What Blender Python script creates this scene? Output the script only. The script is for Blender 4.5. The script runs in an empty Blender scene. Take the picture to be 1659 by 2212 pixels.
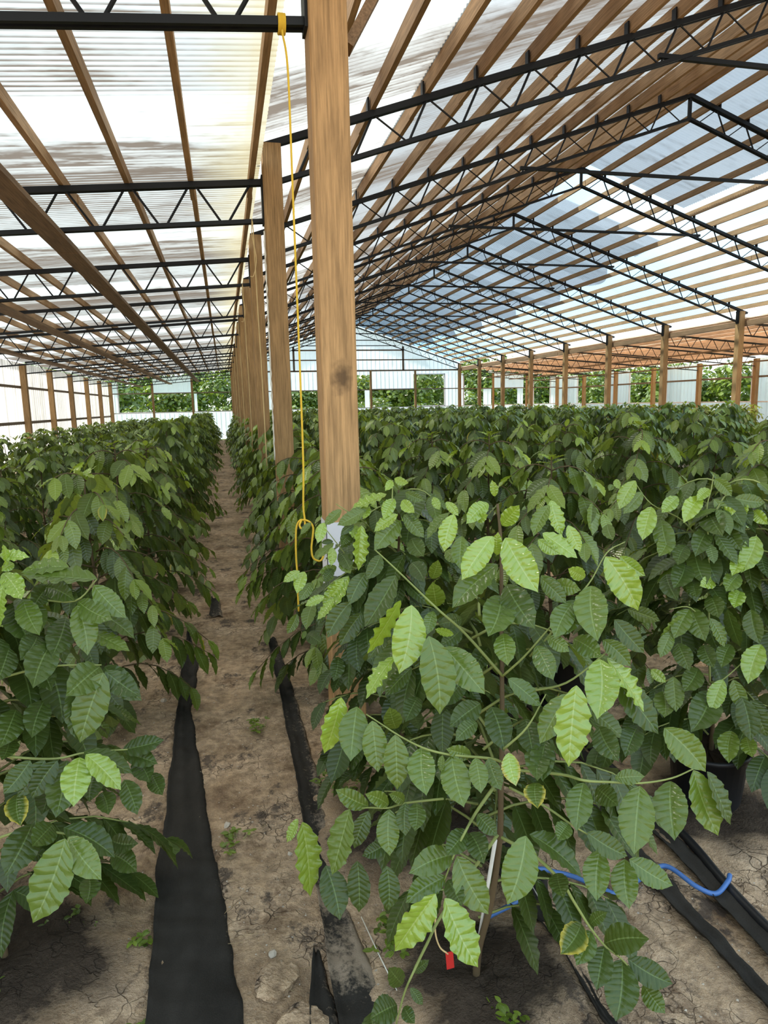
import bpy, math, random
import numpy as np
from math import sin, cos, pi, radians

S = bpy.context.scene
COL = S.collection

# ------------------------------------------------------------------ camera
F_PX, YAW, PITCH, ROLL, EYE = 1462.25, 12.959, 9.025, 1.267, 1.6
def make_camera():
    y, p, r = radians(YAW), radians(PITCH), radians(ROLL)
    fw = np.array([sin(y)*cos(p), cos(y)*cos(p), -sin(p)])
    rt = np.array([cos(y), -sin(y), 0.0]); up = np.cross(rt, fw)
    R = rt*cos(r) - up*sin(r); U = up*cos(r) + rt*sin(r)
    from mathutils import Matrix
    cd = bpy.data.cameras.new('camera'); co = bpy.data.objects.new('camera', cd); COL.objects.link(co)
    co.matrix_world = Matrix(((R[0], U[0], -fw[0], 0), (R[1], U[1], -fw[1], 0), (R[2], U[2], -fw[2], EYE), (0, 0, 0, 1)))
    cd.sensor_fit = 'HORIZONTAL'; cd.sensor_width = 36.0; cd.lens = F_PX/1659*36
    cd.clip_start = 0.05; cd.clip_end = 500
    S.camera = co
make_camera()

# ------------------------------------------------------------------ sky, sun, exposure
SUN_POWER, SUN_EL, SUN_AZ = 4.8, 54, 68       # azimuth of the sun measured from +Y towards -X
SKY_POWER = 1.5
EXPOSURE = 0.66
def make_world():
    w = bpy.data.worlds.new('sky'); S.world = w; w.use_nodes = True
    nt = w.node_tree; nt.nodes.clear(); N = nt.nodes.new; L = nt.links.new
    out = N('ShaderNodeOutputWorld'); bg = N('ShaderNodeBackground'); bg.inputs['Strength'].default_value = SKY_POWER
    tc = N('ShaderNodeTexCoord'); sep = N('ShaderNodeSeparateXYZ'); L(tc.outputs['Generated'], sep.inputs[0])
    ramp = N('ShaderNodeValToRGB'); e = ramp.color_ramp.elements
    e[0].position = 0.0; e[0].color = (0.86, 0.92, 0.93, 1); e[1].position = 0.75; e[1].color = (0.38, 0.60, 0.85, 1)
    m = e.new(0.25); m.color = (0.60, 0.80, 0.92, 1)
    L(sep.outputs['Z'], ramp.inputs[0])
    mp = N('ShaderNodeMapping'); mp.inputs['Scale'].default_value = (1, 1, 2.2); L(tc.outputs['Generated'], mp.inputs[0])
    no = N('ShaderNodeTexNoise'); no.inputs['Scale'].default_value = 3.2; no.inputs['Detail'].default_value = 6; no.inputs['Roughness'].default_value = .55
    L(mp.outputs[0], no.inputs['Vector'])
    cr = N('ShaderNodeValToRGB'); cr.color_ramp.elements[0].position = .48; cr.color_ramp.elements[1].position = .66
    L(no.outputs[0], cr.inputs[0])
    mx = N('ShaderNodeMix'); mx.data_type = 'RGBA'; L(cr.outputs[0], mx.inputs[0]); L(ramp.outputs[0], mx.inputs[6]); mx.inputs[7].default_value = (1.05, 1.02, .97, 1)
    L(mx.outputs[2], bg.inputs[0]); L(bg.outputs[0], out.inputs[0])
    sd = bpy.data.lights.new('sun', 'SUN'); sd.energy = SUN_POWER; sd.angle = radians(3.0); sd.color = (1, .92, .80)
    so = bpy.data.objects.new('sun', sd); COL.objects.link(so); so.location = (-20, 0, 30)
    so.rotation_euler = (radians(90-SUN_EL), 0, radians(SUN_AZ+180))
    from mathutils import Vector
    el, az = radians(SUN_EL), radians(SUN_AZ)
    d = -Vector((-sin(az)*cos(el), cos(az)*cos(el), sin(el)))
    so.rotation_euler = d.to_track_quat('-Z', 'Y').to_euler()
make_world()
S.view_settings.view_transform = 'Standard'; S.view_settings.look = 'None'
S.view_settings.exposure = EXPOSURE; S.view_settings.gamma = 1; S.view_settings.use_curve_mapping = False
cy = S.cycles
cy.use_denoising = True
cy.max_bounces = 7; cy.diffuse_bounces = 4; cy.glossy_bounces = 2; cy.transmission_bounces = 4; cy.transparent_max_bounces = 12
cy.sample_clamp_indirect = 6; cy.caustics_reflective = False; cy.caustics_refractive = False

# ------------------------------------------------------------------ helpers
rng = random.Random(7)
ORD = ['first','second','third','fourth','fifth','sixth','seventh','eighth','ninth','tenth','eleventh','twelfth','thirteenth','fourteenth','fifteenth','sixteenth','seventeenth','eighteenth','nineteenth','twentieth','twenty-first','twenty-second','twenty-third','twenty-fourth','twenty-fifth','twenty-sixth','twenty-seventh','twenty-eighth','twenty-ninth','thirtieth','thirty-first','thirty-second','thirty-third','thirty-fourth','thirty-fifth','thirty-sixth']

def tag(o, label=None, cat=None, group=None, kind=None):
    if label: o['label'] = label
    if cat: o['category'] = cat
    if group: o['group'] = group
    if kind: o['kind'] = kind
    return o
def empty(name, loc, rz=0.0):
    o = bpy.data.objects.new(name, None); COL.objects.link(o); o.location = loc; o.rotation_euler = (0, 0, rz)
    o.empty_display_size = .2
    return o
def mesh_np(name, verts, faces, smooth=False, uv=None, tint=None):
    """verts (n,3); faces: array (m,4) of quads or a list of polygons."""
    me = bpy.data.meshes.new(name)
    verts = np.asarray(verts, dtype=np.float32)
    if isinstance(faces, np.ndarray):
        k = faces.shape[1]
        me.vertices.add(len(verts)); me.vertices.foreach_set('co', verts.ravel())
        me.loops.add(faces.size); me.loops.foreach_set('vertex_index', faces.astype(np.int32).ravel())
        me.polygons.add(len(faces)); me.polygons.foreach_set('loop_start', np.arange(0, faces.size, k, dtype=np.int32))
        me.update(calc_edges=True)
        lv = faces.ravel()
    else:
        me.from_pydata([tuple(map(float, v)) for v in verts], [], faces); me.update()
        lv = np.array([i for f in faces for i in f])
    if uv is not None:
        l = me.uv_layers.new(name='UVMap'); l.data.foreach_set('uv', np.asarray(uv, dtype=np.float32)[lv].ravel())
    if tint is not None:
        a = me.attributes.new('tint', 'FLOAT_COLOR', 'POINT')
        t = np.ones((len(verts), 4), dtype=np.float32); t[:, :3] = tint; a.data.foreach_set('color', t.ravel())
    if smooth:
        me.polygons.foreach_set('use_smooth', np.ones(len(me.polygons), dtype=bool))
    me.validate()
    return me
def obj(name, me, mat=None, parent=None, loc=None):
    o = bpy.data.objects.new(name, me); COL.objects.link(o)
    if mat is not None and not me.materials: me.materials.append(mat)
    if parent is not None: o.parent = parent
    if loc is not None: o.location = loc
    return o
class MB:
    """collects boxes, beams and tubes into one mesh"""
    def __init__(s): s.v = []; s.f = []; s.n = 0
    def add(s, v, f):
        s.v.append(np.asarray(v, float)); s.f += [[i+s.n for i in q] for q in f]; s.n += len(v); return s
    def box(s, x0, x1, y0, y1, z0, z1):
        v = [(x0,y0,z0),(x1,y0,z0),(x1,y1,z0),(x0,y1,z0),(x0,y0,z1),(x1,y0,z1),(x1,y1,z1),(x0,y1,z1)]
        return s.add(v, [[0,3,2,1],[4,5,6,7],[0,1,5,4],[1,2,6,5],[2,3,7,6],[3,0,4,7]])
    def beam(s, a, b, w, h, up=(0, 0, 1)):
        a = np.asarray(a, float); b = np.asarray(b, float); d = (b-a)/np.linalg.norm(b-a)
        x = np.cross(d, up); x /= np.linalg.norm(x); z = np.cross(x, d)
        v = [p+x*sx*w/2+z*sz*h/2 for p in (a, b) for sx, sz in ((-1,-1),(1,-1),(1,1),(-1,1))]
        return s.add(v, [[0,1,2,3],[7,6,5,4],[0,4,5,1],[1,5,6,2],[2,6,7,3],[3,7,4,0]])
    def tube(s, pts, r, n=6):
        pts = np.asarray(pts, float); m = len(pts)
        rr = np.full(m, r) if np.isscalar(r) else np.asarray(r)
        t = np.gradient(pts, axis=0); t /= np.linalg.norm(t, axis=1)[:, None]+1e-12
        ref = np.array([0.3, 0.9, 0.25]); x = np.cross(t, ref); x /= np.linalg.norm(x, axis=1)[:, None]+1e-9; y = np.cross(t, x)
        ang = np.arange(n)*2*pi/n
        v = (pts[:, None, :] + rr[:, None, None]*(np.cos(ang)[None, :, None]*x[:, None, :]+np.sin(ang)[None, :, None]*y[:, None, :])).reshape(-1, 3)
        f = [[i*n+j, i*n+(j+1) % n, (i+1)*n+(j+1) % n, (i+1)*n+j] for i in range(m-1) for j in range(n)]
        f += [list(range(n))[::-1], [(m-1)*n+j for j in range(n)]]
        return s.add(v, f)
    def mesh(s, name, smooth=False): return mesh_np(name, np.concatenate(s.v), s.f, smooth)
    def build(s, name, mat, parent=None, smooth=False, loc=None): return obj(name, s.mesh(name, smooth), mat, parent, loc)
def spline(pts, n=6):
    """Catmull-Rom through the points"""
    P = np.asarray(pts, float); P = np.vstack([2*P[0]-P[1], P, 2*P[-1]-P[-2]]); out = []
    for i in range(1, len(P)-2):
        p0, p1, p2, p3 = P[i-1], P[i], P[i+1], P[i+2]
        for k in range(n):
            t = k/n; out.append(.5*((2*p1)+(-p0+p2)*t+(2*p0-5*p1+4*p2-p3)*t*t+(-p0+3*p1-3*p2+p3)*t**3))
    out.append(P[-2]); return np.array(out)
def sn(x, y, s=0):
    """smooth pseudo-noise in about -1..1"""
    return (np.sin(x*1.7+s+1.3*np.sin(y*1.1+s*2.1))*np.sin(y*1.9-s*1.7+1.1*np.sin(x*.9-s)) + .5*np.sin(x*4.1+y*3.3+s*3)*np.sin(y*5.3-x*2.7+s))/1.5
def copy_tree(o, parent=None):
    c = o.copy(); COL.objects.link(c)
    if parent is not None: c.parent = parent
    for ch in o.children: copy_tree(ch, c)
    return c

# ------------------------------------------------------------------ materials
def new_mat(name):
    m = bpy.data.materials.new(name); m.use_nodes = True; nt = m.node_tree; nt.nodes.clear()
    out = nt.nodes.new('ShaderNodeOutputMaterial')
    return m, nt, nt.nodes.new, nt.links.new, out
def setin(n, **k):
    for a, b in k.items(): n.inputs[a.replace('_', ' ')].default_value = b
    return n
def pbsdf(N, col=(.5,.5,.5,1), rough=.6, spec=.4, metal=0):
    b = N('ShaderNodeBsdfPrincipled'); b.inputs['Base Color'].default_value = col; b.inputs['Roughness'].default_value = rough
    b.inputs['Specular IOR Level'].default_value = spec; b.inputs['Metallic'].default_value = metal; return b
def ramp(N, stops):
    r = N('ShaderNodeValToRGB'); e = r.color_ramp.elements
    while len(e) > 1: e.remove(e[-1])
    e[0].position, e[0].color = stops[0][0], (*stops[0][1], 1)
    for p, c in stops[1:]: x = e.new(p); x.color = (*c, 1)
    return r
def math_(N, L, op, a, b=None, c=None):
    n = N('ShaderNodeMath'); n.operation = op
    for i, v in enumerate((a, b, c)):
        if v is None: continue
        if isinstance(v, (int, float)): n.inputs[i].default_value = v
        else: L(v, n.inputs[i])
    return n.outputs[0]
def mixc(N, L, fac, a, b, mode='MIX'):
    n = N('ShaderNodeMix'); n.data_type = 'RGBA'; n.blend_type = mode
    for i, v in ((0, fac), (6, a), (7, b)):
        if isinstance(v, (int, float)): n.inputs[i].default_value = v
        elif isinstance(v, tuple): n.inputs[i].default_value = (*v[:3], 1)
        else: L(v, n.inputs[i])
    return n.outputs[2]
def noise(N, L, vec, scale=5, detail=4, rough=.55, stretch=None):
    if stretch:
        mp = N('ShaderNodeMapping'); mp.inputs['Scale'].default_value = stretch; L(vec, mp.inputs[0]); vec = mp.outputs[0]
    n = N('ShaderNodeTexNoise'); n.inputs['Scale'].default_value = scale; n.inputs['Detail'].default_value = detail; n.inputs['Roughness'].default_value = rough
    L(vec, n.inputs['Vector']); return n.outputs[0]

def plain(name, col, rough=.6, spec=.4, metal=0, var=.25, scale=12):
    m, nt, N, L, out = new_mat(name); b = pbsdf(N, (*col, 1), rough, spec, metal)
    tc = N('ShaderNodeTexCoord'); n = noise(N, L, tc.outputs['Object'], scale, 3)
    dk = tuple(c*(1-var) for c in col); lt = tuple(min(1, c*(1+var)) for c in col)
    L(mixc(N, L, n, dk, lt), b.inputs['Base Color']); L(b.outputs[0], out.inputs[0]); return m

def wood_mat(name, base, axis, knot=None, dark=.55):
    m, nt, N, L, out = new_mat(name); b = pbsdf(N, rough=.75, spec=.25)
    tc = N('ShaderNodeTexCoord'); oi = N('ShaderNodeObjectInfo')
    ad = N('ShaderNodeVectorMath'); ad.operation = 'ADD'; L(tc.outputs['Object'], ad.inputs[0])
    cm = N('ShaderNodeCombineXYZ'); r7 = math_(N, L, 'MULTIPLY', oi.outputs['Random'], 37.0)
    for i in range(3): L(r7, cm.inputs[i])
    L(cm.outputs[0], ad.inputs[1]); vec = ad.outputs[0]
    st = {'Y': (1, .035, 1), 'Z': (1, 1, .045)}[axis]
    g1 = noise(N, L, vec, 95, 6, .65, st); g2 = noise(N, L, vec, 26, 5, .6, tuple(s if s == 1 else s*3 for s in st)); g3 = noise(N, L, vec, 1.3, 3)
    dk = tuple(c*dark for c in base); lt = tuple(min(1, c*1.25) for c in base)
    c1 = mixc(N, L, ramp_f(N, L, g1, .35, .65), dk, lt)
    c2 = mixc(N, L, .35, c1, mixc(N, L, ramp_f(N, L, g2, .4, .6), dk, base))
    c3 = mixc(N, L, math_(N, L, 'MULTIPLY', ramp_f(N, L, g3, .45, .75), .35), c2, tuple(c*.5 for c in base))
    c4 = mixc(N, L, 1.0, c3, mixc(N, L, oi.outputs['Random'], (.78, .76, .74), (1.1, 1.06, 1.0)), 'MULTIPLY')
    if knot:
        d = N('ShaderNodeVectorMath'); d.operation = 'SUBTRACT'; L(tc.outputs['Object'], d.inputs[0]); d.inputs[1].default_value = knot
        sc = N('ShaderNodeVectorMath'); sc.operation = 'MULTIPLY'; L(d.outputs[0], sc.inputs[0]); sc.inputs[1].default_value = (.8, .3, .55)
        wn = N('ShaderNodeTexNoise'); wn.inputs['Scale'].default_value = 30; L(tc.outputs['Object'], wn.inputs['Vector'])
        ln = N('ShaderNodeVectorMath'); ln.operation = 'LENGTH'; L(sc.outputs[0], ln.inputs[0])
        dd = math_(N, L, 'ADD', ln.outputs['Value'], math_(N, L, 'MULTIPLY', math_(N, L, 'SUBTRACT', wn.outputs[0], .5), .05))
        k = N('ShaderNodeMapRange'); k.inputs['From Min'].default_value = .045; k.inputs['From Max'].default_value = .012; L(dd, k.inputs['Value'])
        c4 = mixc(N, L, math_(N, L, 'MULTIPLY', k.outputs[0], .75), c4, (.06, .035, .02))
    L(c4, b.inputs['Base Color'])
    bp = N('ShaderNodeBump'); bp.inputs['Strength'].default_value = .25; bp.inputs['Distance'].default_value = .004; L(g1, bp.inputs['Height']); L(bp.outputs[0], b.inputs['Normal'])
    L(b.outputs[0], out.inputs[0]); return m
def ramp_f(N, L, v, a, b):
    k = N('ShaderNodeMapRange'); k.inputs['From Min'].default_value = a; k.inputs['From Max'].default_value = b; L(v, k.inputs['Value']); return k.outputs[0]

def sheet_mat(name, tint, trans, dirt, corr_axis='X', stain_x=None, per=.8, lap=None, clear_tint=(.95, .97, 1.0), band=0.0, groove=0.0, band_off=0.0, zone=False):
    """weathered plastic roofing: part of the light scatters through it, part passes straight.
    Object coordinates are world metres: sheets run across the slope (X) and are `per` wide along Y."""
    m, nt, N, L, out = new_mat(name); tc = N('ShaderNodeTexCoord'); vec = tc.outputs['Object']
    sep = N('ShaderNodeSeparateXYZ'); L(vec, sep.inputs[0])
    idx = math_(N, L, 'FLOOR', math_(N, L, 'DIVIDE', sep.outputs['Y'], per))
    wn = N('ShaderNodeTexWhiteNoise'); wn.noise_dimensions = '1D'; L(idx, wn.inputs['W'])
    streak = noise(N, L, vec, 7, 5, .6, (.16, 1.6, .16)); blot = noise(N, L, vec, 1.5, 4, .65, (.7, 1.2, 1))
    fine = noise(N, L, vec, 60, 2, .6, (.1, 1, 1))
    dm = math_(N, L, 'MULTIPLY', ramp_f(N, L, streak, .5, .72), ramp_f(N, L, blot, .42, .62))
    dm = math_(N, L, 'MULTIPLY', math_(N, L, 'ADD', dm, math_(N, L, 'MULTIPLY', ramp_f(N, L, fine, .55, .7), .12)), dirt)
    # grime settles over the trusses (every 3 m) and in the grooves of the corrugation
    fr = math_(N, L, 'FRACT', math_(N, L, 'ADD', math_(N, L, 'DIVIDE', sep.outputs['Y'], 3.0), .5+band_off/3))
    ds = math_(N, L, 'ABSOLUTE', math_(N, L, 'SUBTRACT', math_(N, L, 'ADD', fr, math_(N, L, 'MULTIPLY', math_(N, L, 'SUBTRACT', blot, .5), .22)), .5))
    bd = math_(N, L, 'MULTIPLY', ramp_f(N, L, ds, .21, .12), math_(N, L, 'ADD', .45, math_(N, L, 'MULTIPLY', ramp_f(N, L, streak, .40, .66), .55)))
    gr = math_(N, L, 'MULTIPLY', ramp_f(N, L, math_(N, L, 'SINE', math_(N, L, 'MULTIPLY', sep.outputs['Y'], 2*pi/.06)), -.45, -.95), math_(N, L, 'MULTIPLY', ramp_f(N, L, wn.outputs['Value'], .15, .7), math_(N, L, 'ADD', .35, blot)))
    if zone:   # older, greyer sheets with grimy grooves alternate with newer white ones
        f0 = math_(N, L, 'FRACT', math_(N, L, 'DIVIDE', sep.outputs['Y'], 3.0)); old = ramp_f(N, L, f0, .57, .54)
        old = math_(N, L, 'MULTIPLY', old, math_(N, L, 'ADD', .55, math_(N, L, 'MULTIPLY', wn.outputs['Value'], .45)))
        gr = math_(N, L, 'MULTIPLY', ramp_f(N, L, math_(N, L, 'SINE', math_(N, L, 'MULTIPLY', sep.outputs['Y'], 2*pi/.06)), -.1, -.9), math_(N, L, 'MULTIPLY', math_(N, L, 'ADD', .16, old), math_(N, L, 'ADD', .2, math_(N, L, 'MULTIPLY', ramp_f(N, L, blot, .3, .6), .8))))
        tint = mixc(N, L, math_(N, L, 'MULTIPLY', old, .75), tint, tuple(c*.5 for c in tint))
    dm = math_(N, L, 'MINIMUM', math_(N, L, 'ADD', math_(N, L, 'ADD', dm, math_(N, L, 'MULTIPLY', bd, band)), math_(N, L, 'MULTIPLY', gr, groove)), .93)
    col = tint if zone else mixc(N, L, math_(N, L, 'MULTIPLY', wn.outputs['Value'], .7), tint, tuple(c*.55 for c in tint))
    col = mixc(N, L, dm, col, (.10, .075, .055))
    tr = math_(N, L, 'MULTIPLY', math_(N, L, 'SUBTRACT', 1, dm), trans)
    if stain_x:   # old yellow staining along the low edge of the sheets
        x0, x1, sc = stain_x
        f = ramp_f(N, L, math_(N, L, 'ADD', sep.outputs['X'], math_(N, L, 'MULTIPLY', math_(N, L, 'SUBTRACT', blot, .5), .8)), x0, x1)
        col = mixc(N, L, math_(N, L, 'MULTIPLY', f, .6), col, sc)
    tl = N('ShaderNodeBsdfTranslucent'); df = N('ShaderNodeBsdfDiffuse'); tp = N('ShaderNodeBsdfTransparent')
    L(col, tl.inputs[0]); L(col, df.inputs[0]); tp.inputs[0].default_value = (*clear_tint, 1)
    m1 = N('ShaderNodeMixShader'); m1.inputs[0].default_value = .22; L(tl.outputs[0], m1.inputs[1]); L(df.outputs[0], m1.inputs[2])
    m2 = N('ShaderNodeMixShader'); L(tr, m2.inputs[0]); L(m1.outputs[0], m2.inputs[1]); L(tp.outputs[0], m2.inputs[2])
    L(m2.outputs[0], out.inputs[0]); return m

def leaf_mat(name, dark, young):
    m, nt, N, L, out = new_mat(name)
    at = N('ShaderNodeAttribute'); at.attribute_name = 'tint'; sp = N('ShaderNodeSeparateColor'); L(at.outputs['Color'], sp.inputs[0])
    uv = N('ShaderNodeUVMap'); su = N('ShaderNodeSeparateXYZ'); L(uv.outputs[0], su.inputs[0])
    ax = math_(N, L, 'ABSOLUTE', math_(N, L, 'SUBTRACT', su.outputs['X'], .5))           # 0 at the midrib, .5 at the edge
    rib = ramp_f(N, L, ax, .028, .012)
    ph = math_(N, L, 'FRACT', math_(N, L, 'SUBTRACT', math_(N, L, 'MULTIPLY', su.outputs['Y'], 10), math_(N, L, 'MULTIPLY', ax, 2.2)))
    side = ramp_f(N, L, math_(N, L, 'ABSOLUTE', math_(N, L, 'SUBTRACT', ph, .5)), .44, .5)
    vein = math_(N, L, 'MAXIMUM', rib, math_(N, L, 'MULTIPLY', side, .35))
    oi = N('ShaderNodeObjectInfo')
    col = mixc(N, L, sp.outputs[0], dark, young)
    col = mixc(N, L, math_(N, L, 'MULTIPLY', sp.outputs[1], .5), col, mixc(N, L, 1.0, col, (1.5, 1.3, 1.1), 'MULTIPLY'))
    col = mixc(N, L, 1.0, col, mixc(N, L, oi.outputs['Random'], (.85, .9, .9), (1.15, 1.1, 1.0)), 'MULTIPLY')
    col = mixc(N, L, math_(N, L, 'MULTIPLY', vein, .55), col, mixc(N, L, sp.outputs[0], (.20, .30, .10), (.50, .62, .22)))
    tc = N('ShaderNodeTexCoord'); n = noise(N, L, tc.outputs['Object'], 26, 3)
    edge = ramp_f(N, L, math_(N, L, 'ADD', ax, math_(N, L, 'MULTIPLY', math_(N, L, 'ADD', su.outputs['Y'], n), .22)), .52, .68)
    col = mixc(N, L, math_(N, L, 'MULTIPLY', sp.outputs[2], edge), col, (.42, .36, .05))
    ge = N('ShaderNodeNewGeometry')
    colb = mixc(N, L, .4, col, (.22, .32, .14)); cf = mixc(N, L, ge.outputs['Backfacing'], col, colb)
    b = pbsdf(N, rough=.36, spec=.5); L(cf, b.inputs['Base Color']); L(math_(N, L, 'ADD', .45, math_(N, L, 'MULTIPLY', sp.outputs[0], .8)), b.inputs['Specular IOR Level'])
    bh = math_(N, L, 'POWER', math_(N, L, 'ABSOLUTE', math_(N, L, 'SINE', math_(N, L, 'MULTIPLY', ph, pi))), .6)
    bp = N('ShaderNodeBump'); bp.inputs['Strength'].default_value = .30; bp.inputs['Distance'].default_value = .004
    L(math_(N, L, 'ADD', bh, math_(N, L, 'MULTIPLY', noise(N, L, tc.outputs['Object'], 130, 2), .5)), bp.inputs['Height']); L(bp.outputs[0], b.inputs['Normal'])
    L(math_(N, L, 'ADD', math_(N, L, 'MULTIPLY', ge.outputs['Backfacing'], .25), math_(N, L, 'ADD', math_(N, L, 'MULTIPLY', sp.outputs[0], -.08), .28)), b.inputs['Roughness'])
    t = N('ShaderNodeBsdfTranslucent'); L(mixc(N, L, 1.0, col, (2.0, 1.75, .7), 'MULTIPLY'), t.inputs[0])
    ms = N('ShaderNodeMixShader'); ms.inputs[0].default_value = .24; L(b.outputs[0], ms.inputs[1]); L(t.outputs[0], ms.inputs[2])
    L(ms.outputs[0], out.inputs[0]); return m

def soil_mat(name, damp=False):
    m, nt, N, L, out = new_mat(name); tc = N('ShaderNodeTexCoord'); v = tc.outputs['Object']; b = pbsdf(N, rough=.95, spec=.15)
    n1 = noise(N, L, v, 3.2, 6, .65); n2 = noise(N, L, v, 22, 6, .7); n3 = noise(N, L, v, 90, 3, .7)
    base = ramp(N, [(.30, (.25, .16, .095)), (.44, (.55, .385, .235)), (.60, (.72, .52, .34)), (.78, (.78, .60, .42))]); L(n1, base.inputs[0])
    c = mixc(N, L, ramp_f(N, L, n2, .38, .62), mixc(N, L, .55, base.outputs[0], (.13, .09, .06)), base.outputs[0])
    c = mixc(N, L, math_(N, L, 'MULTIPLY', ramp_f(N, L, n3, .62, .7), .5), c, (.5, .43, .34))
    n4 = noise(N, L, v, 5, 5, .7, (1, .8, 1)); c = mixc(N, L, math_(N, L, 'MULTIPLY', ramp_f(N, L, n4, .54, .66), .7), c, (.13, .075, .04))
    n5 = noise(N, L, v, 3.1, 7, .75, (1.3, 1, 1)); c = mixc(N, L, math_(N, L, 'MULTIPLY', ramp_f(N, L, n5, .555, .62), .8), c, (.06, .05, .045))
    vc = N('ShaderNodeTexVoronoi'); vc.feature = 'DISTANCE_TO_EDGE'; vc.inputs['Scale'].default_value = 16
    wv = N('ShaderNodeVectorMath'); wv.operation = 'ADD'; L(v, wv.inputs[0]); wc = N('ShaderNodeTexNoise'); wc.inputs['Scale'].default_value = 14; L(v, wc.inputs['Vector'])
    wsc = N('ShaderNodeVectorMath'); wsc.operation = 'SCALE'; wsc.inputs['Scale'].default_value = .10; L(wc.outputs['Color'], wsc.inputs[0]); L(wsc.outputs[0], wv.inputs[1]); L(wv.outputs[0], vc.inputs['Vector'])
    crack = math_(N, L, 'MULTIPLY', ramp_f(N, L, vc.outputs['Distance'], .035, .0), ramp_f(N, L, n1, .5, .62)); c = mixc(N, L, math_(N, L, 'MULTIPLY', crack, .7), c, (.07, .05, .035))
    vo = N('ShaderNodeTexVoronoi'); vo.inputs['Scale'].default_value = 34; L(v, vo.inputs['Vector'])
    peb = ramp_f(N, L, vo.outputs['Distance'], .16, .10); wn = N('ShaderNodeTexWhiteNoise'); L(vo.outputs['Position'], wn.inputs['Vector'])
    pm = math_(N, L, 'MULTIPLY', peb, math_(N, L, 'GREATER_THAN', wn.outputs['Value'], .86)); c = mixc(N, L, pm, c, (.55, .48, .40))
    if damp:     # darker where the compost was dumped: the rim breaks up into the dry soil
        at = N('ShaderNodeAttribute'); at.attribute_name = 'tint'; sp = N('ShaderNodeSeparateColor'); L(at.outputs['Color'], sp.inputs[0])
        k = math_(N, L, 'ADD', sp.outputs[0], math_(N, L, 'MULTIPLY', math_(N, L, 'SUBTRACT', math_(N, L, 'ADD', n1, math_(N, L, 'MULTIPLY', n2, .6)), .8), 1.1))
        c = mixc(N, L, ramp_f(N, L, k, .25, .62), c, mixc(N, L, n2, (.035, .025, .018), (.10, .072, .05)))
    L(c, b.inputs['Base Color'])
    bp = N('ShaderNodeBump'); bp.inputs['Strength'].default_value = .9; bp.inputs['Distance'].default_value = .02
    L(math_(N, L, 'SUBTRACT', math_(N, L, 'ADD', n2, math_(N, L, 'MULTIPLY', n3, .5)), math_(N, L, 'MULTIPLY', crack, .6)), bp.inputs['Height']); L(bp.outputs[0], b.inputs['Normal'])
    L(b.outputs[0], out.inputs[0]); return m
def fabric_mat(name, dust):
    m, nt, N, L, out = new_mat(name); tc = N('ShaderNodeTexCoord'); v = tc.outputs['Object']; b = pbsdf(N, rough=.9, spec=.12)
    n1 = noise(N, L, v, 2.2, 5, .65, (2.2, .6, 1)); n2 = noise(N, L, v, 60, 4, .75); w = noise(N, L, v, 260, 1, .5)
    at = N('ShaderNodeAttribute'); at.attribute_name = 'tint'; sp = N('ShaderNodeSeparateColor'); L(at.outputs['Color'], sp.inputs[0])
    f = math_(N, L, 'ADD', math_(N, L, 'MULTIPLY', n1, .6), math_(N, L, 'MULTIPLY', n2, .4)); f = math_(N, L, 'ADD', f, math_(N, L, 'MULTIPLY', sp.outputs[0], .26))
    f = ramp_f(N, L, f, .66-dust, .78-dust)
    c0 = mixc(N, L, w, (.019, .017, .014), (.037, .033, .028)); c0 = mixc(N, L, math_(N, L, 'MULTIPLY', ramp_f(N, L, n1, .4, .7), .35), c0, (.085, .075, .062))
    L(mixc(N, L, f, c0, (.30, .235, .17)), b.inputs['Base Color'])
    bp = N('ShaderNodeBump'); bp.inputs['Strength'].default_value = .4; bp.inputs['Distance'].default_value = .003; L(math_(N, L, 'ADD', w, f), bp.inputs['Height']); L(bp.outputs[0], b.inputs['Normal'])
    L(b.outputs[0], out.inputs[0]); return m

XP, EAVE, SL = 0.485, 3.72, 0.335            # nave: post line, eave height, roof slope
XR = 6.60; XN = 2*XR-XP                      # ridge line, right post line
BAY, NB, YE = 3.0, 12, 36.12                 # bay length, bays, end wall
ATOP, ASL = 3.42, 0.08                       # side aisles: chord height beside the posts, slope
XLW, XRW = -5.47, 2*XR+5.47
def nave_top(x): return EAVE+SL*(min(x, 2*XR-x)-XP)
def aisle_top(x): return ATOP+ASL*(x-.35)    # left aisle; mirror x for the right one

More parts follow.
